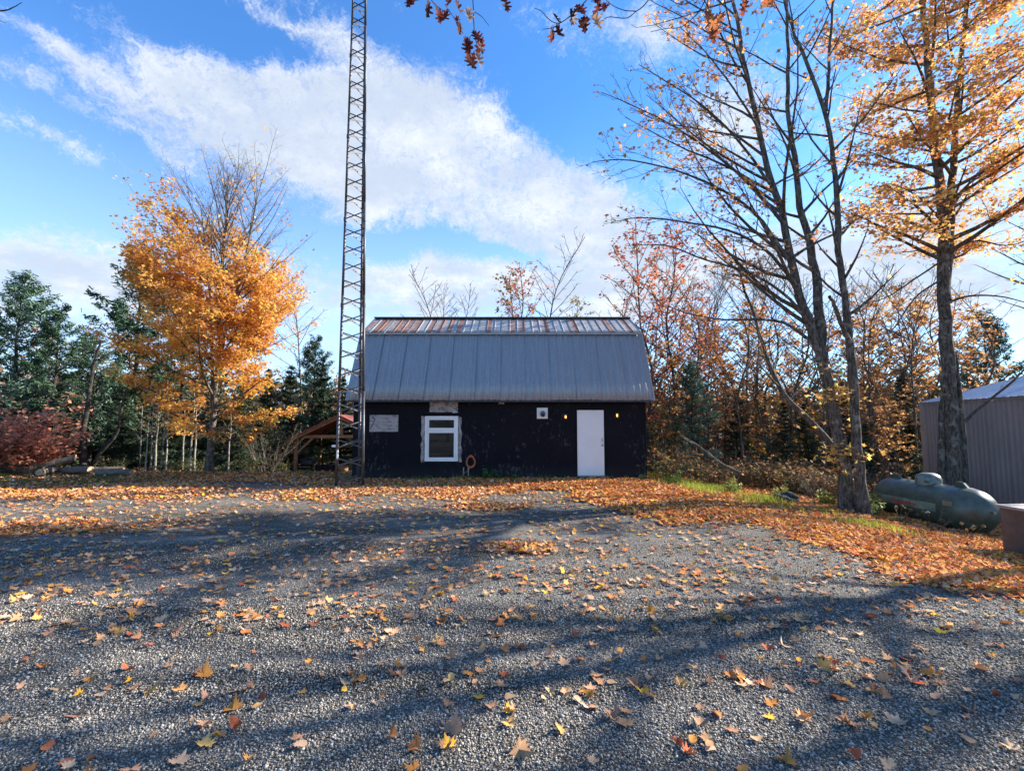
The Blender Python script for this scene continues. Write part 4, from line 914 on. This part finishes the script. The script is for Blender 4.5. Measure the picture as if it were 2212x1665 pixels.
# prototype trees, each used at several places
protos = {}
def deciduous(kind, seed, H, r0, z0, wid, pal, leaves, keep=None, bark=None, nprim=26, size=.12, el=(.35, .95), levels=2, label='', shape='kite'):
    root = empty(kind, (0, 0, 0), label, 'tree'); t = Tree(seed); o = opt(levels=levels, leaves=leaves, step=(.34, .28, .25), sp=.12, rmin=.0095, len=(.5, .6, .6))
    main = [(0, 0, -.4)]+[(t.r.gauss(0, .10)*i, t.r.gauss(0, .10)*i, H*i/5) for i in range(1, 6)]
    pr = []
    for i in range(nprim):
        f = (i+.5)/nprim; z = z0+(H*.98-z0)*f; e = el[0]+(el[1]-el[0])*f; L = wid*(math.sin(math.pi*(.18+.78*f))**.8)*t.r.uniform(.7, 1.15)+.2; pr.append((min((z+.4)/(H+.4), .98), i*2.4+t.r.random(), e, L))
    t.limb(main, r0, .012, 8, o, prim=pr); t.wood('trunk', bark or M_bark, root)
    if leaves > 0: t.crown(root, size, pal, keep or (lambda P: np.clip(vnoise(P[:, 0]+P[:, 1], P[:, 2], .7, seed)*2.2-.15, .1, 1)), shape=shape, tilt=.6)
    return root
def conifer(kind, seed, H, r0, z0, wid, pal, label, pine=False):
    root = empty(kind, (0, 0, 0), label, 'tree'); t = Tree(seed); main = [(0, 0, -.4)]+[(t.r.gauss(0, .03)*i, t.r.gauss(0, .03)*i, H*i/5) for i in range(1, 6)]
    S_, R = t.limb(main, r0, .012, 8, dict(flare=True)); z = z0
    while z < H-.1:
        f = (z-z0)/(H-z0)
        prof = (math.sin(math.pi*min(1, .25+.72*f))**.7*(1-.25*f)) if pine else (1-f)**.85+.04
        for k in range(5 if pine else 7):
            az = t.r.uniform(0, 6.28); L = wid*prof*t.r.uniform(.55, 1.15); el = (np.interp(f, [0, 1], [.05, .75]) if pine else np.interp(f, [0, 1], [-.28, .5]))+t.r.gauss(0, .08)
            v = (math.cos(el)*math.cos(az), math.cos(el)*math.sin(az), math.sin(el)); j = min(int((z+.4)/(H+.4)*(len(S_)-1)), len(S_)-2); p = S_[j].copy(); p[2] = z
            fz = (z-S_[j][2])/max(S_[j+1][2]-S_[j][2], .01); p[:2] = S_[j][:2]*(1-fz)+S_[j+1][:2]*fz
            Q, _ = t.path(p, v, max(L, .15), 4, .05, .18); t.tube(Q, np.linspace(.010+.008*L, .004, 5), 4)
            n = int(L*(17 if pine else 44))+3; a = t.rg.uniform(.22 if pine else .1, 1.05, n)**(.8 if pine else 1)*4; i = np.minimum(a.astype(int), 3); fr = (a-i)[:, None]; c = Q[i]*(1-fr)+Q[i+1]*fr
            side = np.cross(Q[-1]-Q[0], [0, 0, 1]); side /= np.linalg.norm(side)+1e-6; w_ = (.34 if pine else .26)*L*(1-a/4.6)
            c = c+side[None]*(t.rg.uniform(-1, 1, n)*w_)[:, None]
            if pine:      # tufts of needles
                c = np.repeat(c, 4, 0); c += t.rg.normal(0, .085, c.shape)
            else: c = np.repeat(c, 2, 0); c += t.rg.normal(0, .05, c.shape)-np.array([0, 0, .03])
            t.L.append(c)
        z += t.r.uniform(.26, .48) if pine else .2+.012*H
    t.wood('trunk', M_barkp, root); t.crown(root, .21 if pine else .17, pal, None, M_needle, .75 if pine else .5, 'needle', jit=.3)
    print(kind, sum(map(len, t.L))); return root
PINE = [(.05, .10, .055), (.075, .14, .075), (.10, .17, .09), (.04, .075, .045)]; BLUEP = [(.14, .22, .155), (.19, .28, .20), (.11, .18, .12), (.08, .14, .085)]
SPR = [(.035, .06, .035), (.05, .085, .045), (.07, .105, .05), (.04, .05, .03)]; CED = [(.05, .085, .03), (.07, .10, .035), (.035, .06, .025)]
def put(proto, x, y, rz, s, label, group=None):
    z = G(x, y)-.05
    if not proto.get('used'):
        proto['used'] = 1; proto.location = (x, y, z); proto.rotation_euler = (0, 0, rz); proto.scale = (s,)*3; proto['label'] = label
        if group: proto['group'] = group
        return proto
    return dup(proto, (x, y, z), rz, s, label, group)
def X(xv, Yd): return (xv-1106)/1000*Yd
pineA = conifer('pine_tree', 51, 9.6, .15, 1.6, 2.6, BLUEP, 'p', True); pineB = conifer('pine_tree', 52, 10.2, .16, 1.2, 2.3, PINE, 'p', True); spruce = conifer('spruce_tree', 53, 6.0, .09, .35, 1.6, SPR, 's')
red = deciduous('red_maple_tree', 61, 10.5, .09, 1.6, 2.0, RED, 9, nprim=36, size=.13); bare = deciduous('bare_tree', 62, 10.5, .07, 2.6, 1.8, RED, 0, nprim=34, levels=3)
rust = deciduous('young_maple_tree', 63, 8.0, .06, 1.0, 1.5, RUST, 13, nprim=30, size=.14); olive = deciduous('poplar_tree', 64, 9.5, .07, 2.2, 1.7, OLIVE, 9, nprim=26, size=.14)
yell = deciduous('yellow_maple_tree', 65, 6.0, .05, .8, 1.7, ORG, 9, nprim=26, size=.14)
def shrubby(kind, seed, pal, leaves, H=1.6, n=16, mat=None, tilt=.6, size=.10):
    root = empty(kind, (0, 0, 0), 's', 'shrub'); t = Tree(seed); o = opt(levels=2, leaves=leaves, step=(.2, .18, .2), bare=(.15, .1, .1), sp=.09, rmin=.004, len=(.55, .6, .6), vs=.4)
    for i in range(n):
        a = i*2.4; P, _ = t.path((.1*math.cos(a), .1*math.sin(a), -.1), (math.cos(a)*.55, math.sin(a)*.55, 1), H*t.r.uniform(.6, 1.1), 5, .14, .0); t.tube(P, np.linspace(.016, .005, 6), 5); t.twigs(P, .016, 1, o)
    t.wood('stems', mat or M_bark, root)
    if leaves: t.crown(root, size, pal, shape='kite', tilt=tilt)
    return root
shr = shrubby('red_shrub', 71, [(.62, .26, .17), (.70, .32, .22), (.55, .20, .12), (.74, .40, .26)], 6, 2.1); shb = shrubby('bare_shrub', 72, RED, 0, 1.9, 22, M_bark); shg = shrubby('green_shrub', 73, [(.07, .10, .035), (.11, .13, .045), (.18, .16, .06)], 5, .9, 14); sho = shrubby('rusty_shrub', 74, [(.26, .13, .06), (.20, .10, .05), (.34, .17, .07), (.14, .12, .05), (.10, .10, .04)], 4, 1.5)

# left side
put(pineA, X(22, 19), 19, .3, .86, 'blue green pine standing tallest at the left edge'); put(pineB, X(95, 18.5), 18.8, 1.1, .68, 'short bushy pine right of the left edge pine')
put(pineB, X(285, 22), 22, 2.2, 1.10, 'tall dark pine showing behind the left of the orange maple'); put(pineB, X(668, 30), 30.5, .7, .86, 'dark pine showing right of the orange maple')
put(pineB, X(390, 24), 24, 3.0, .98, 'pine hidden behind the middle of the orange maple'); put(pineA, X(178, 20), 20.5, 4.0, .66, 'thin crowned dark pine left of the tall dark pine')
put(pineB, X(-70, 22), 22, 4.0, .9, 'dark pine cut by the left edge of the photo')
for i, (xv, Yd, s, lb) in enumerate(((70, 21, .75, 'dark spruce behind the red shrub'), (135, 19.5, .62, 'dark spruce behind the log pile'), (215, 22, .85, 'dark spruce right of the leaning dark trunk'), (265, 18.8, .6, 'low spruce left of the orange maple trunk'),
        (330, 20, .8, 'spruce behind the left half of the orange maple'), (385, 18.6, .52, 'small spruce by the pale thin trunks'), (520, 20, .78, 'spruce right behind the orange maple trunk'), (575, 24, .95, 'spruce behind the bare grey shrub'), (630, 26, 1.05, 'spruce left of the shelter'),
        (700, 29, 1.2, 'spruce rising behind the shelter roof'), (740, 27, .95, 'spruce between the shelter and the barn'), (425, 23, .95, 'spruce in the shade behind the orange maple'), (20, 25, 1.1, 'spruce behind the left edge pine'), (480, 27, 1.1, 'farthest spruce behind the orange maple'))):
    put(spruce, X(xv, Yd), Yd, i*1.3, s, lb)
for i, (xv, Yd, s) in enumerate(((160, 24, .9), (240, 26, 1.0), (345, 27, .9), (560, 28, 1.0), (100, 28, 1.1), (300, 31, 1.1))):
    put(rust, X(xv, Yd), Yd, i, s, 'thin rust leaved tree among the dark conifers at left', 'rust leaved trees in the left wood')
put(rust, X(745, 27), 27.5, 2, .80, 'rust and olive tree peeping out behind the tower'); put(bare, X(150, 27), 27, 1, .75, 'bare branched tree above the dark pines at left'); put(bare, X(640, 27), 27.5, 2, 1.12, 'bare grey tree rising right of the orange maple')
# dark leaning double trunk at the left, and pale thin trunks
t = Tree(81); b0 = Vector((X(190, 17.5), 17.5, G(X(190, 17.5), 17.5))); root = empty('dead_tree', b0, 'dark leaning double trunk in front of the left pines', 'tree')
t.limb([(0, 0, -.2), (-.1, 0, 1.2), (0, 0, 2.6), (.05, .1, 4.2), (.25, .1, 5.0)], .125, .03, 10, opt(), prim=[(.45, .3, .6, 1.6), (.55, 3.0, .2, 1.8), (.7, 3.4, .1, 1.5), (.75, .1, .5, 1.5), (.85, 2.8, .3, 1.4), (.6, 5, .2, 1.2), (.9, 1, .6, 1.2)])
t.limb([(.15, 0, -.1), (.6, 0, .7), (1.1, .1, 1.5), (1.2, .1, 2.6), (1.5, .2, 3.8)], .09, .02, 9, opt(flare=False), prim=[(.6, .3, .6, 1.2), (.8, 2.6, .5, 1.1)]); t.wood('trunk', M_barkp, root)
pole = empty('pale_sapling', (0, 0, 0), 's', 'tree'); t = Tree(82); t.limb([(0, 0, -.3), (.03, 0, 1), (.0, .03, 2.2), (.1, 0, 3.6)], .045, .012, 7, opt(levels=1), prim=[(.5+.05*i, i*2.4, .5, .7) for i in range(9)]); t.wood('trunk', M_birch, pole); t.crown(pole, .1, RUST, lambda P: P[:, 2]*0+.6)
for i, (xv, Yd) in enumerate(((322, 17.6), (333, 18.2), (344, 17.7), (357, 18.4), (365, 17.1), (402, 17.6), (418, 17.2), (425, 18.2), (310, 18.6), (500, 18.2))):
    put(pole, X(xv, Yd), Yd, i*1.9, .75+.09*(i % 4), 'pale thin sapling trunk in the shade left of the orange maple' if xv < 450 else 'pale trunk right of the orange maple base', 'pale saplings under the dark conifers')
put(shr, X(10, 15.6), 15.9, 0, 1.6, 'large red leaved shrub at the left edge'); put(shr, X(62, 15.8), 16.3, 2, .95, 'lower red shrub just behind the left end of the logs'); put(shr, X(-60, 15), 15.4, 4, 1.5, 'red shrub cut off by the left edge')
put(shb, X(575, 19), 19.3, 0, 1.2, 'grey leafless shrub between the orange maple and the shelter'); put(shg, X(90, 15.2), 15.6, 1, .55, 'low green shrub behind the logs'); put(shg, X(385, 17), 17.2, 2, .6, 'low green shrub beside the orange maple foot')
for i, (xv, Yd) in enumerate(((130, 17), (255, 17.2), (430, 17.5), (545, 18.5), (610, 20))): put(shg, X(xv, Yd), Yd, i*2., .7, 'low dull bush at the shady foot of the left wood', 'low bushes along the left wood')

# behind the barn
for xv, Yd, s, lb in ((932, 30, 1.25, 'bare tree above the left of the barn roof'), (975, 34, 1.28, 'small bare tree above the barn roof'), (1025, 33, 1.25, 'bare tree above the middle left of the barn roof'), (1212, 29, 1.45, 'tallest bare tree above the right of the barn roof')): put(bare, X(xv, Yd), Yd, xv, s, lb)
put(olive, X(1085, 30), 30, 1, 1.34, 'olive brown tree above the middle of the barn roof'); put(red, X(1140, 29), 29, 1, 1.25, 'thin red leaved tree above the middle of the barn roof')
put(spruce, X(990, 33), 33, 1, 1.72, 'spruce tip above the barn ridge'); put(spruce, X(1318, 28), 28, 2, 1.55, 'spruce tip above the right end of the ridge'); put(olive, X(1265, 30), 30, 4, 1.2, 'sparse olive tree above the right of the barn roof')
# right wood
put(red, X(1412, 20), 20.5, 0, 1.1, 'red brown maple rising right behind the barn corner'); put(red, X(1452, 19), 19.0, 2, .98, 'red brown maple nearest the barn corner'); put(red, X(1492, 22), 22.0, 4, .92, 'red brown maple right of the two by the barn corner')
for i, (xv, Yd, s) in enumerate(((1370, 25, .85), (1545, 25, .80), (1610, 28, .72), (1720, 27, .7), (1900, 24, .62), (1960, 30, .8), (1425, 24, 1.0), (1530, 22, .75), (1580, 24, .62))): put(red, X(xv, Yd), Yd, i*1.7, s, 'red leaved tree in the wood right of the barn', 'red leaved trees in the right wood')
for i, (xv, Yd, s) in enumerate(((1435, 17, .62), (1520, 19, .9), (1580, 21, .7), (1650, 19, .95), (1750, 24, 1.1), (1690, 32, 1.3), (1880, 20, .85), (1930, 18, .5), (1990, 25, 1.05), (2110, 30, 1.3), (1400, 23, .95), (1610, 26, 1.25), (1545, 28, 1.2), (1905, 27, 1.2), (1890, 22, 1.2), (1945, 25, 1.35), (2000, 22, 1.2), (2060, 27, 1.4), (1850, 25, 1.2))): put(rust, X(xv, Yd), Yd, i*1.1, s, 'rust leaved young tree in the wood right of the barn', 'rust leaved trees in the right wood')
for i, (xv, Yd, s) in enumerate(((1560, 22, .95), (1600, 18, .8), (1635, 24, 1.1), (1700, 20, .9), (1725, 23, 1.1), (1880, 22, 1.0), (1905, 19, .85), (1940, 23, 1.05), (1975, 20, .9), (2010, 28, 1.1), (1500, 28, 1.2), (1790, 26, 1.15), (1375, 30, 1.3), (2120, 24, 1.0), (1460, 24, 1.0), (1580, 26, 1.2), (1660, 21, .95), (1530, 24, 1.05), (1680, 27, 1.2), (1750, 22, 1.0), (1615, 22, 1.0), (1870, 26, 1.1), (1955, 25, 1.1), (1410, 26, 1.15), (1770, 18, .8), (1900, 30, 1.25))): put(bare, X(xv, Yd), Yd, i*2.1, s, 'thin bare tree in the wood right of the barn', 'bare trees in the right wood')
for i, (xv, Yd, s) in enumerate(((1690, 18, .55), (1590, 20, .66), (1400, 27, .8), (1870, 17, .45), (1960, 22, .98), (1995, 19, .5), (1640, 27, .75), (1820, 26, .95), (1740, 19.5, .6))):
    put(spruce, X(xv, Yd), Yd, i*1.2, s, ('pointed dark spruce left of the taupe shed' if xv == 1960 else 'dark low spruce in the wood right of the barn'), None if xv == 1960 else 'dark spruces in the right wood')
put(pineB, X(2140, 31), 31, 2, 1.08, 'dark pine rising behind the taupe shed'); put(pineA, X(1488, 18), 17.6, 2, .46, 'young blue green pine right of the red maples')
for i, (xv, Yd, s) in enumerate(((1650, 21, .62), (1700, 24, .75), (1740, 20, .55), (1600, 25, .65), (1430, 18, .45), (1470, 22, .5))): put(yell, X(xv, Yd), Yd, i*1.4, s, 'orange yellow young maple low in the right wood', 'orange yellow maples in the right wood')
for i in range(22):
    xv = 1415+i*23+rnd.uniform(-10, 10); Yd = (13.9 if xv < 1500 else 12.9 if xv < 1700 else 12.3)+rnd.uniform(.3, 3.6); pr_, nm, gp = ((sho, 'rusty leaved bush behind the grassy bank', 'rusty bushes behind the bank'), (shg, 'olive green bush behind the grassy bank', 'olive bushes behind the bank'), (sho, 'rusty leaved bush behind the grassy bank', 'rusty bushes behind the bank'), (shb, 'bare twiggy bush behind the grassy bank', 'twiggy bushes behind the bank'))[i % 4]
    if abs(xv-1960) < 70 or X(xv, Yd) < 4.5: continue
    put(pr_, X(xv, Yd), Yd, i*2.3, rnd.uniform(.55, .9)*(1.0 if pr_ is not shg else 1.2), nm, gp)
# a leaning limb and a fallen one
t = Tree(91); P = [at(1812, 985, 12.0), at(1745, 905, 12.1), at(1694, 853, 12.3), at(1660, 780, 12.4), at(1638, 707, 12.5), at(1604, 610, 12.6), at(1585, 530, 12.7)]; b0 = Vector((P[0].x, P[0].y, G(P[0].x, P[0].y)))
root = empty('leaning_tree', b0, 'leaning thin tree arching left in front of the right wood', 'tree'); Q = [(0.1, .05, -.1)]+[tuple(p-b0) for p in P]
t.limb(Q, .10, .02, 9, opt(levels=2, leaves=.5), prim=[(.4+.06*i, (math.pi if i % 2 else .3)+.3*i % 1, .6, 1.6-.08*i) for i in range(9)]); t.wood('trunk', M_bark, root); t.crown(root, .11, PEACH, shape='star')
t = Tree(92); P = [at(1600, 1022, 13.2), at(1555, 1000, 13.3), at(1510, 965, 13.4), at(1468, 940, 13.6)]; b0 = Vector((P[0].x, P[0].y, G(P[0].x, P[0].y))); root = empty('fallen_limb', b0, 'fallen bare limb propped up in the brush right of the barn', 'branch')
t.limb([tuple(p-b0) for p in P], .055, .03, 8, opt(levels=1, leaves=0, flare=False), prim=[(.4, 2.5, 1.0, .4), (.7, 3.2, .4, .5)]); t.wood('limb', M_bark, root)
# rock on the bank
bm = bmesh.new(); bmesh.ops.create_icosphere(bm, subdivisions=3, radius=1)
for v in bm.verts: v.co *= 1+.22*math.sin(v.co.x*3+1)*math.cos(v.co.y*4)+.1*math.sin(v.co.z*7+v.co.x*5); v.co = Vector((v.co.x*.3, v.co.y*.25, v.co.z*.16))
me = bpy.data.meshes.new('rock'); bm.to_mesh(me); bm.free(); o = link('rock', me, M_rock); rx = X(1700, 11.6); o.location = (rx, 11.8, G(rx, 11.8)+.06); tag(o, 'dark rock at the crest of the bank left of the forked maple', 'rock')

# weeds
def weed(seed, H, col, n=7, seedhead=False):
    root = empty('weed_plant', (0, 0, 0), 'w', 'plant'); t = Tree(seed)
    for i in range(n):
        a = i*2.4; P, _ = t.path((.03*math.cos(a), .03*math.sin(a), -.02), (math.cos(a)*.35, math.sin(a)*.35, 1), H*t.r.uniform(.6, 1.1), 5, .1, -.15); t.tube(P, np.linspace(.006, .003, 6), 3)
        for j in range(10 if not seedhead else 3): q = P[1]+(P[-1]-P[1])*j/10; t.L.append(q[None]+t.rg.normal(0, .035, (4, 3)))
        if seedhead: t.L.append(P[-1][None]+t.rg.normal(0, .02, (7, 3)))
    t.wood('stems', M_grassstem, root); t.crown(root, .065, col, mat=M_grass, tilt=.8, shape='kite', name='foliage'); return root
M_grassstem = plain('dry_stem', (.20, .16, .08), .8, var=.2)
wd1 = weed(101, .42, [(.06, .12, .04), (.09, .16, .05)], 8); wd2 = weed(102, .5, [(.20, .145, .085), (.16, .12, .07)], 6, True); wd3 = weed(103, .5, [(.20, .24, .06), (.30, .30, .08)], 9)
for x, y, s, lb in ((-.72, 14.05, 1.0, 'dark green weed clump against the wall right of the orange cord'), (-.45, 14.1, .75, 'small green weed at the wall, right of the larger clump'), (.12, 14.1, .55, 'low weed tuft against the middle of the black wall'), (3.9, 14.0, .6, 'low weed tuft at the right corner of the barn')): put(wd1, x, y, x, s, lb)
put(wd2, 8.75, 9.75, 0, .95, 'dry seedhead weed in front of the middle of the tank'); put(wd2, 8.45, 10.2, 1, .9, 'dry seedhead weed left of another by the tank'); put(wd2, 8.75, 9.05, 2, .7, 'dry weed in front of the near end of the tank'); put(wd3, 8.35, 11.0, 0, 1.1, 'leafy green weed at the far end of the tank')
put(wd3, 8.75, 11.6, 1, 1.3, 'leafy green weed between the slim maple and the tank'); put(wd3, 8.0, 11.9, 2, 1.0, 'leafy green weed right of the slim maple'); put(wd3, 5.95, 12.6, 3, 1.0, 'tall yellow green weed on the crest of the bank'); put(wd3, 7.1, 12.4, 4, .9, 'yellow green weed left of the dark rock')
put(wd3, 4.75, 13.6, 5, .9, 'small yellow green weed just right of the barn corner')

# far wood closing the horizon
def far_wood():
    t = Tree(95); n = 60000; a = t.rg.uniform(-1.15, 1.15, n); R0 = t.rg.uniform(36, 75, n); x = np.sin(a)*R0*1.15; y = np.cos(a)*R0*.9+6; top = (2.6+3.0*vnoise(a*20, R0*.1, .5, 3)+2.0*vnoise(a*60, R0*.2, .5, 4))*R0/42
    z = gz(x, y)+top*t.rg.random(n)**.9; P = np.column_stack([x, y, z]); pal = np.array([(.06, .075, .035), (.09, .09, .045), (.16, .10, .05), (.22, .13, .06), (.04, .06, .035), (.12, .08, .05)])
    sel = (vnoise(a*30, R0*.15, .5, 8)*6).astype(int) % 6; c = pal[sel]*t.rg.uniform(.6, 1.4, (n, 1)); TV = np.array([[0, -.5, 0], [.4, .05, .08], [0, .6, 0], [-.4, .05, .08]]); TF = np.array([[0, 1, 2], [0, 2, 3]])
    V, F, cc = scatter(TV, TF, P, frames(n, t.rg.uniform(0, 6.28, n), t.rg.normal(1.0, .6, n), t.rg.uniform(0, 6.28, n)), .62*t.rg.uniform(.5, 1.3, n), c)
    tag(link('distant_wood', quick('distant_wood', V, F, cc), M_needle), 'distant mixed wood closing the view behind the yard', 'trees', None, 'stuff')
far_wood()

# ------------------------------------------------------------------ oak at the right of the camera, its twigs hanging into view
def oak():
    root = empty('oak_tree', (7.2, .6, 0), 'oak whose twigs with dark red leaves hang in at the top', 'tree'); t = Tree(111); o = opt(levels=2, leaves=1.5, step=(.5, .4, .3), sp=.1, flare=False, len=(.5, .5, .5)); b0 = Vector((7.2, .6, 0))
    t.limb([(0, 0, -.2), (.05, .1, 2), (0, .2, 5), (.2, .1, 8), (.3, 0, 11.5)], .24, .05, 12, dict(o, flare=True), prim=[(.45+.04*i, i*2.4, .5, 2.6) for i in range(13)])
    rel = lambda L: [tuple(Vector(p)-b0) for p in L]; Y1 = 4.3
    S_, R = t.limb(rel([(7.2, .8, 4.6), (6.0, 2.4, 6.0), (4.2, 3.9, 6.9), (2.2, 4.4, 6.75), (.8, 4.4, 6.6), (-.6, 4.3, 6.5)]), .09, .02, 8, o)
    tw = [([(1040, -170), (1021, -60), (1023, 25), (1025, 71), (1030, 98), (1031, 120)], .008), ([(1023, 25), (1040, 36), (1056, 56)], .004), ([(960, -140), (950, -50), (930, -8), (945, 15), (968, 30)], .006), ([(1025, 71), (1010, 85)], .004), ([(1030, 75), (1045, 82)], .004), ([(930, -8), (905, 0), (888, 3)], .004), ([(968, 20), (985, 45)], .004), ([(1085, -120), (1088, -40), (1086, 0)], .005),
          ([(1420, -160), (1412, -30), (1395, 8), (1375, 25), (1352, 40), (1315, 37), (1298, 48), (1281, 58)], .007), ([(1290, -130), (1285, -30), (1262, 6), (1238, 30), (1210, 50), (1190, 46), (1170, 25), (1154, 18)], .007), ([(1210, 50), (1196, 60), (1172, 64)], .004), ([(1375, 25), (1345, 22), (1320, 10), (1305, -5)], .005), ([(1440, -5), (1470, 10), (1500, 0)], .004), ([(1540, -120), (1528, -20), (1510, 25), (1473, 58), (1440, 62), (1406, 69)], .007), ([(1528, 0), (1533, 40), (1540, 70)], .004), ([(1640, -130), (1625, -30), (1600, 4)], .006), ([(1252, 20), (1270, 38)], .004)]
    for P, r in tw: t.limb(rel([at(x, y, Y1+.1*math.sin(x*.02)) for x, y in P]), r, .0025, 5, o)
    t.wood('trunk', M_barkp, root)
    t.crown(root, .14, RED+RUST, lambda P: np.where((P[:, 1]+.6 > 1.5), 0.0, .7), shape='star')
    oc = [(.10, .022, .018), (.15, .035, .022), (.08, .02, .018), (.20, .06, .03), (.42, .20, .12)]; tall = []
    for i in range(15):
        V, F = leaf_template(outline_oak(), .3, .25, 300+i); c = oc[i % 4] if i < 11 else ((.42, .13, .06), (.48, .18, .07), (.50, .30, .18), (.38, .10, .05))[i-11]
        me = quick('leaf', V-np.array([0, .9, 0]), F, np.tile(c, (len(V), 1))); me.materials.append(M_leaf); tall.append(me)
    sp = [(890, -6), (878, -8), (925, 0), (940, 12), (950, 18), (967, 26), (975, -4), (982, 2), (985, 42), (992, 48), (1010, 18), (1080, -8), (1090, -6), (1022, 68), (1004, 80), (1010, 84), (1044, 84), (1036, 88), (1008, 120), (1024, 118), (1030, 116),
          (1198, 32), (1233, 20), (1242, 22), (1262, 36), (1270, 40), (1281, 30), (1297, 2), (1305, 8), (1194, 62), (1200, 60), (1245, 12), (1290, -5)]
    sp2 = [(1527, 40), (1535, 62), (1531, 25), (1545, 58), (1560, 30), (1604, -4), (1612, 0), (1650, -6), (1660, -2), (1538, 48), (1552, 20)]
    for i, (x, y) in enumerate(sp+sp2):
        hot = i >= len(sp); me = tall[11+i % 4] if hot else tall[i % 11]; 
        if x == 1010 and y == 18 or x in (1281, 1030): me = tall[13]
        ob = bpy.data.objects.new('leaf', me); C.objects.link(ob); p = at(x, y, Y1+.1*math.sin(x*.02)+rnd.uniform(-.05, .05))
        s = rnd.uniform(.078, .105); ob.scale = (s, s, s); ob.rotation_euler = (rnd.uniform(1.1, 2.0), rnd.uniform(-.5, .5), rnd.uniform(-1.1, 1.1)); ob.rotation_mode = 'XYZ'; ob.location = p-b0; ob.parent = root
        ob.rotation_euler = (math.pi/2+rnd.uniform(-.5, .5), rnd.uniform(-.6, .6), rnd.uniform(-1.2, 1.2))
oak()
t = Tree(121); root = empty('bare_twig', (-6.6, 4.6, 0), 'bare twig poking in at the top left corner', 'branch'); b0 = Vector((-6.6, 4.6, 0))
t.limb([tuple(at(x, y, 4.6)-b0) for x, y in ((-160, -60), (-80, 20), (0, 24), (25, 18), (47, 6))], .012, .003, 5, opt(flare=False)); t.limb([tuple(at(x, y, 4.6)-b0) for x, y in ((-20, 24), (0, 45), (12, 50))], .004, .0025, 4, opt(flare=False)); t.wood('twig', M_barkp, root)

# trees right of the view whose shade falls across the yard
shade = [(14.2, 8.0, 1.0), (14.9, 8.9, 1.08), (16.3, 8.0, 1.12), (25.5, 20.5, 1.2), (28.5, 17, 1.25), (15.5, 6.2, 1.05), (22.5, 6.5, 1.2), (31, 19, 1.3)]
sp = deciduous('shade_maple_tree', 131, 12.5, .24, 6.0, 2.6, GOLD+ORG[:2], 1.0, nprim=26, size=.15, keep=lambda P: np.clip(vnoise(P[:, 0]+P[:, 1], P[:, 2], .9, 4)*2-.5, .04, 1))
for i, (x, y, s) in enumerate(shade): put(sp, x, y, i*1.9, s, 'golden maple standing right of the yard, shading it', 'maples along the right of the yard')

for p_, x, y, s, lb in ((pineB, -5.2, -9.5, .8, 'dark pine across the yard, mirrored in the window'), (rust, -7.5, -11, 1.0, 'rust leaved tree across the yard, mirrored in the window'), (pineA, -9.8, -10.5, .8, 'blue green pine across the yard, mirrored in the window'), (spruce, -3.2, -11, .9, 'spruce across the yard, mirrored in the window')): put(p_, x, y, x, s, lb)
ORD = ['first', 'second', 'third', 'fourth', 'fifth', 'sixth', 'seventh', 'eighth', 'ninth', 'tenth', 'eleventh', 'twelfth', 'thirteenth', 'fourteenth', 'fifteenth', 'sixteenth', 'seventeenth', 'eighteenth', 'nineteenth', 'twentieth', 'twenty-first', 'twenty-second', 'twenty-third', 'twenty-fourth', 'twenty-fifth', 'twenty-sixth']
groups = {}
for o in scene.objects:
    if o.get('group') and o.get('category') in ('tree', 'shrub') and 'yard' not in o['group']: groups.setdefault((o['group'], o['label']), []).append(o)
for (g, lb), os_ in groups.items():
    if 1 < len(os_) <= 26:
        for i, o in enumerate(sorted(os_, key=lambda q: q.location.x/q.location.y)): o['label'] = lb+', '+ORD[i]+' from left'
for o in list(bpy.data.objects):
    if 'used' in o: del o['used']
print('TRIS', sum(sum(p.loop_total-2 for p in m.polygons) for m in bpy.data.meshes))
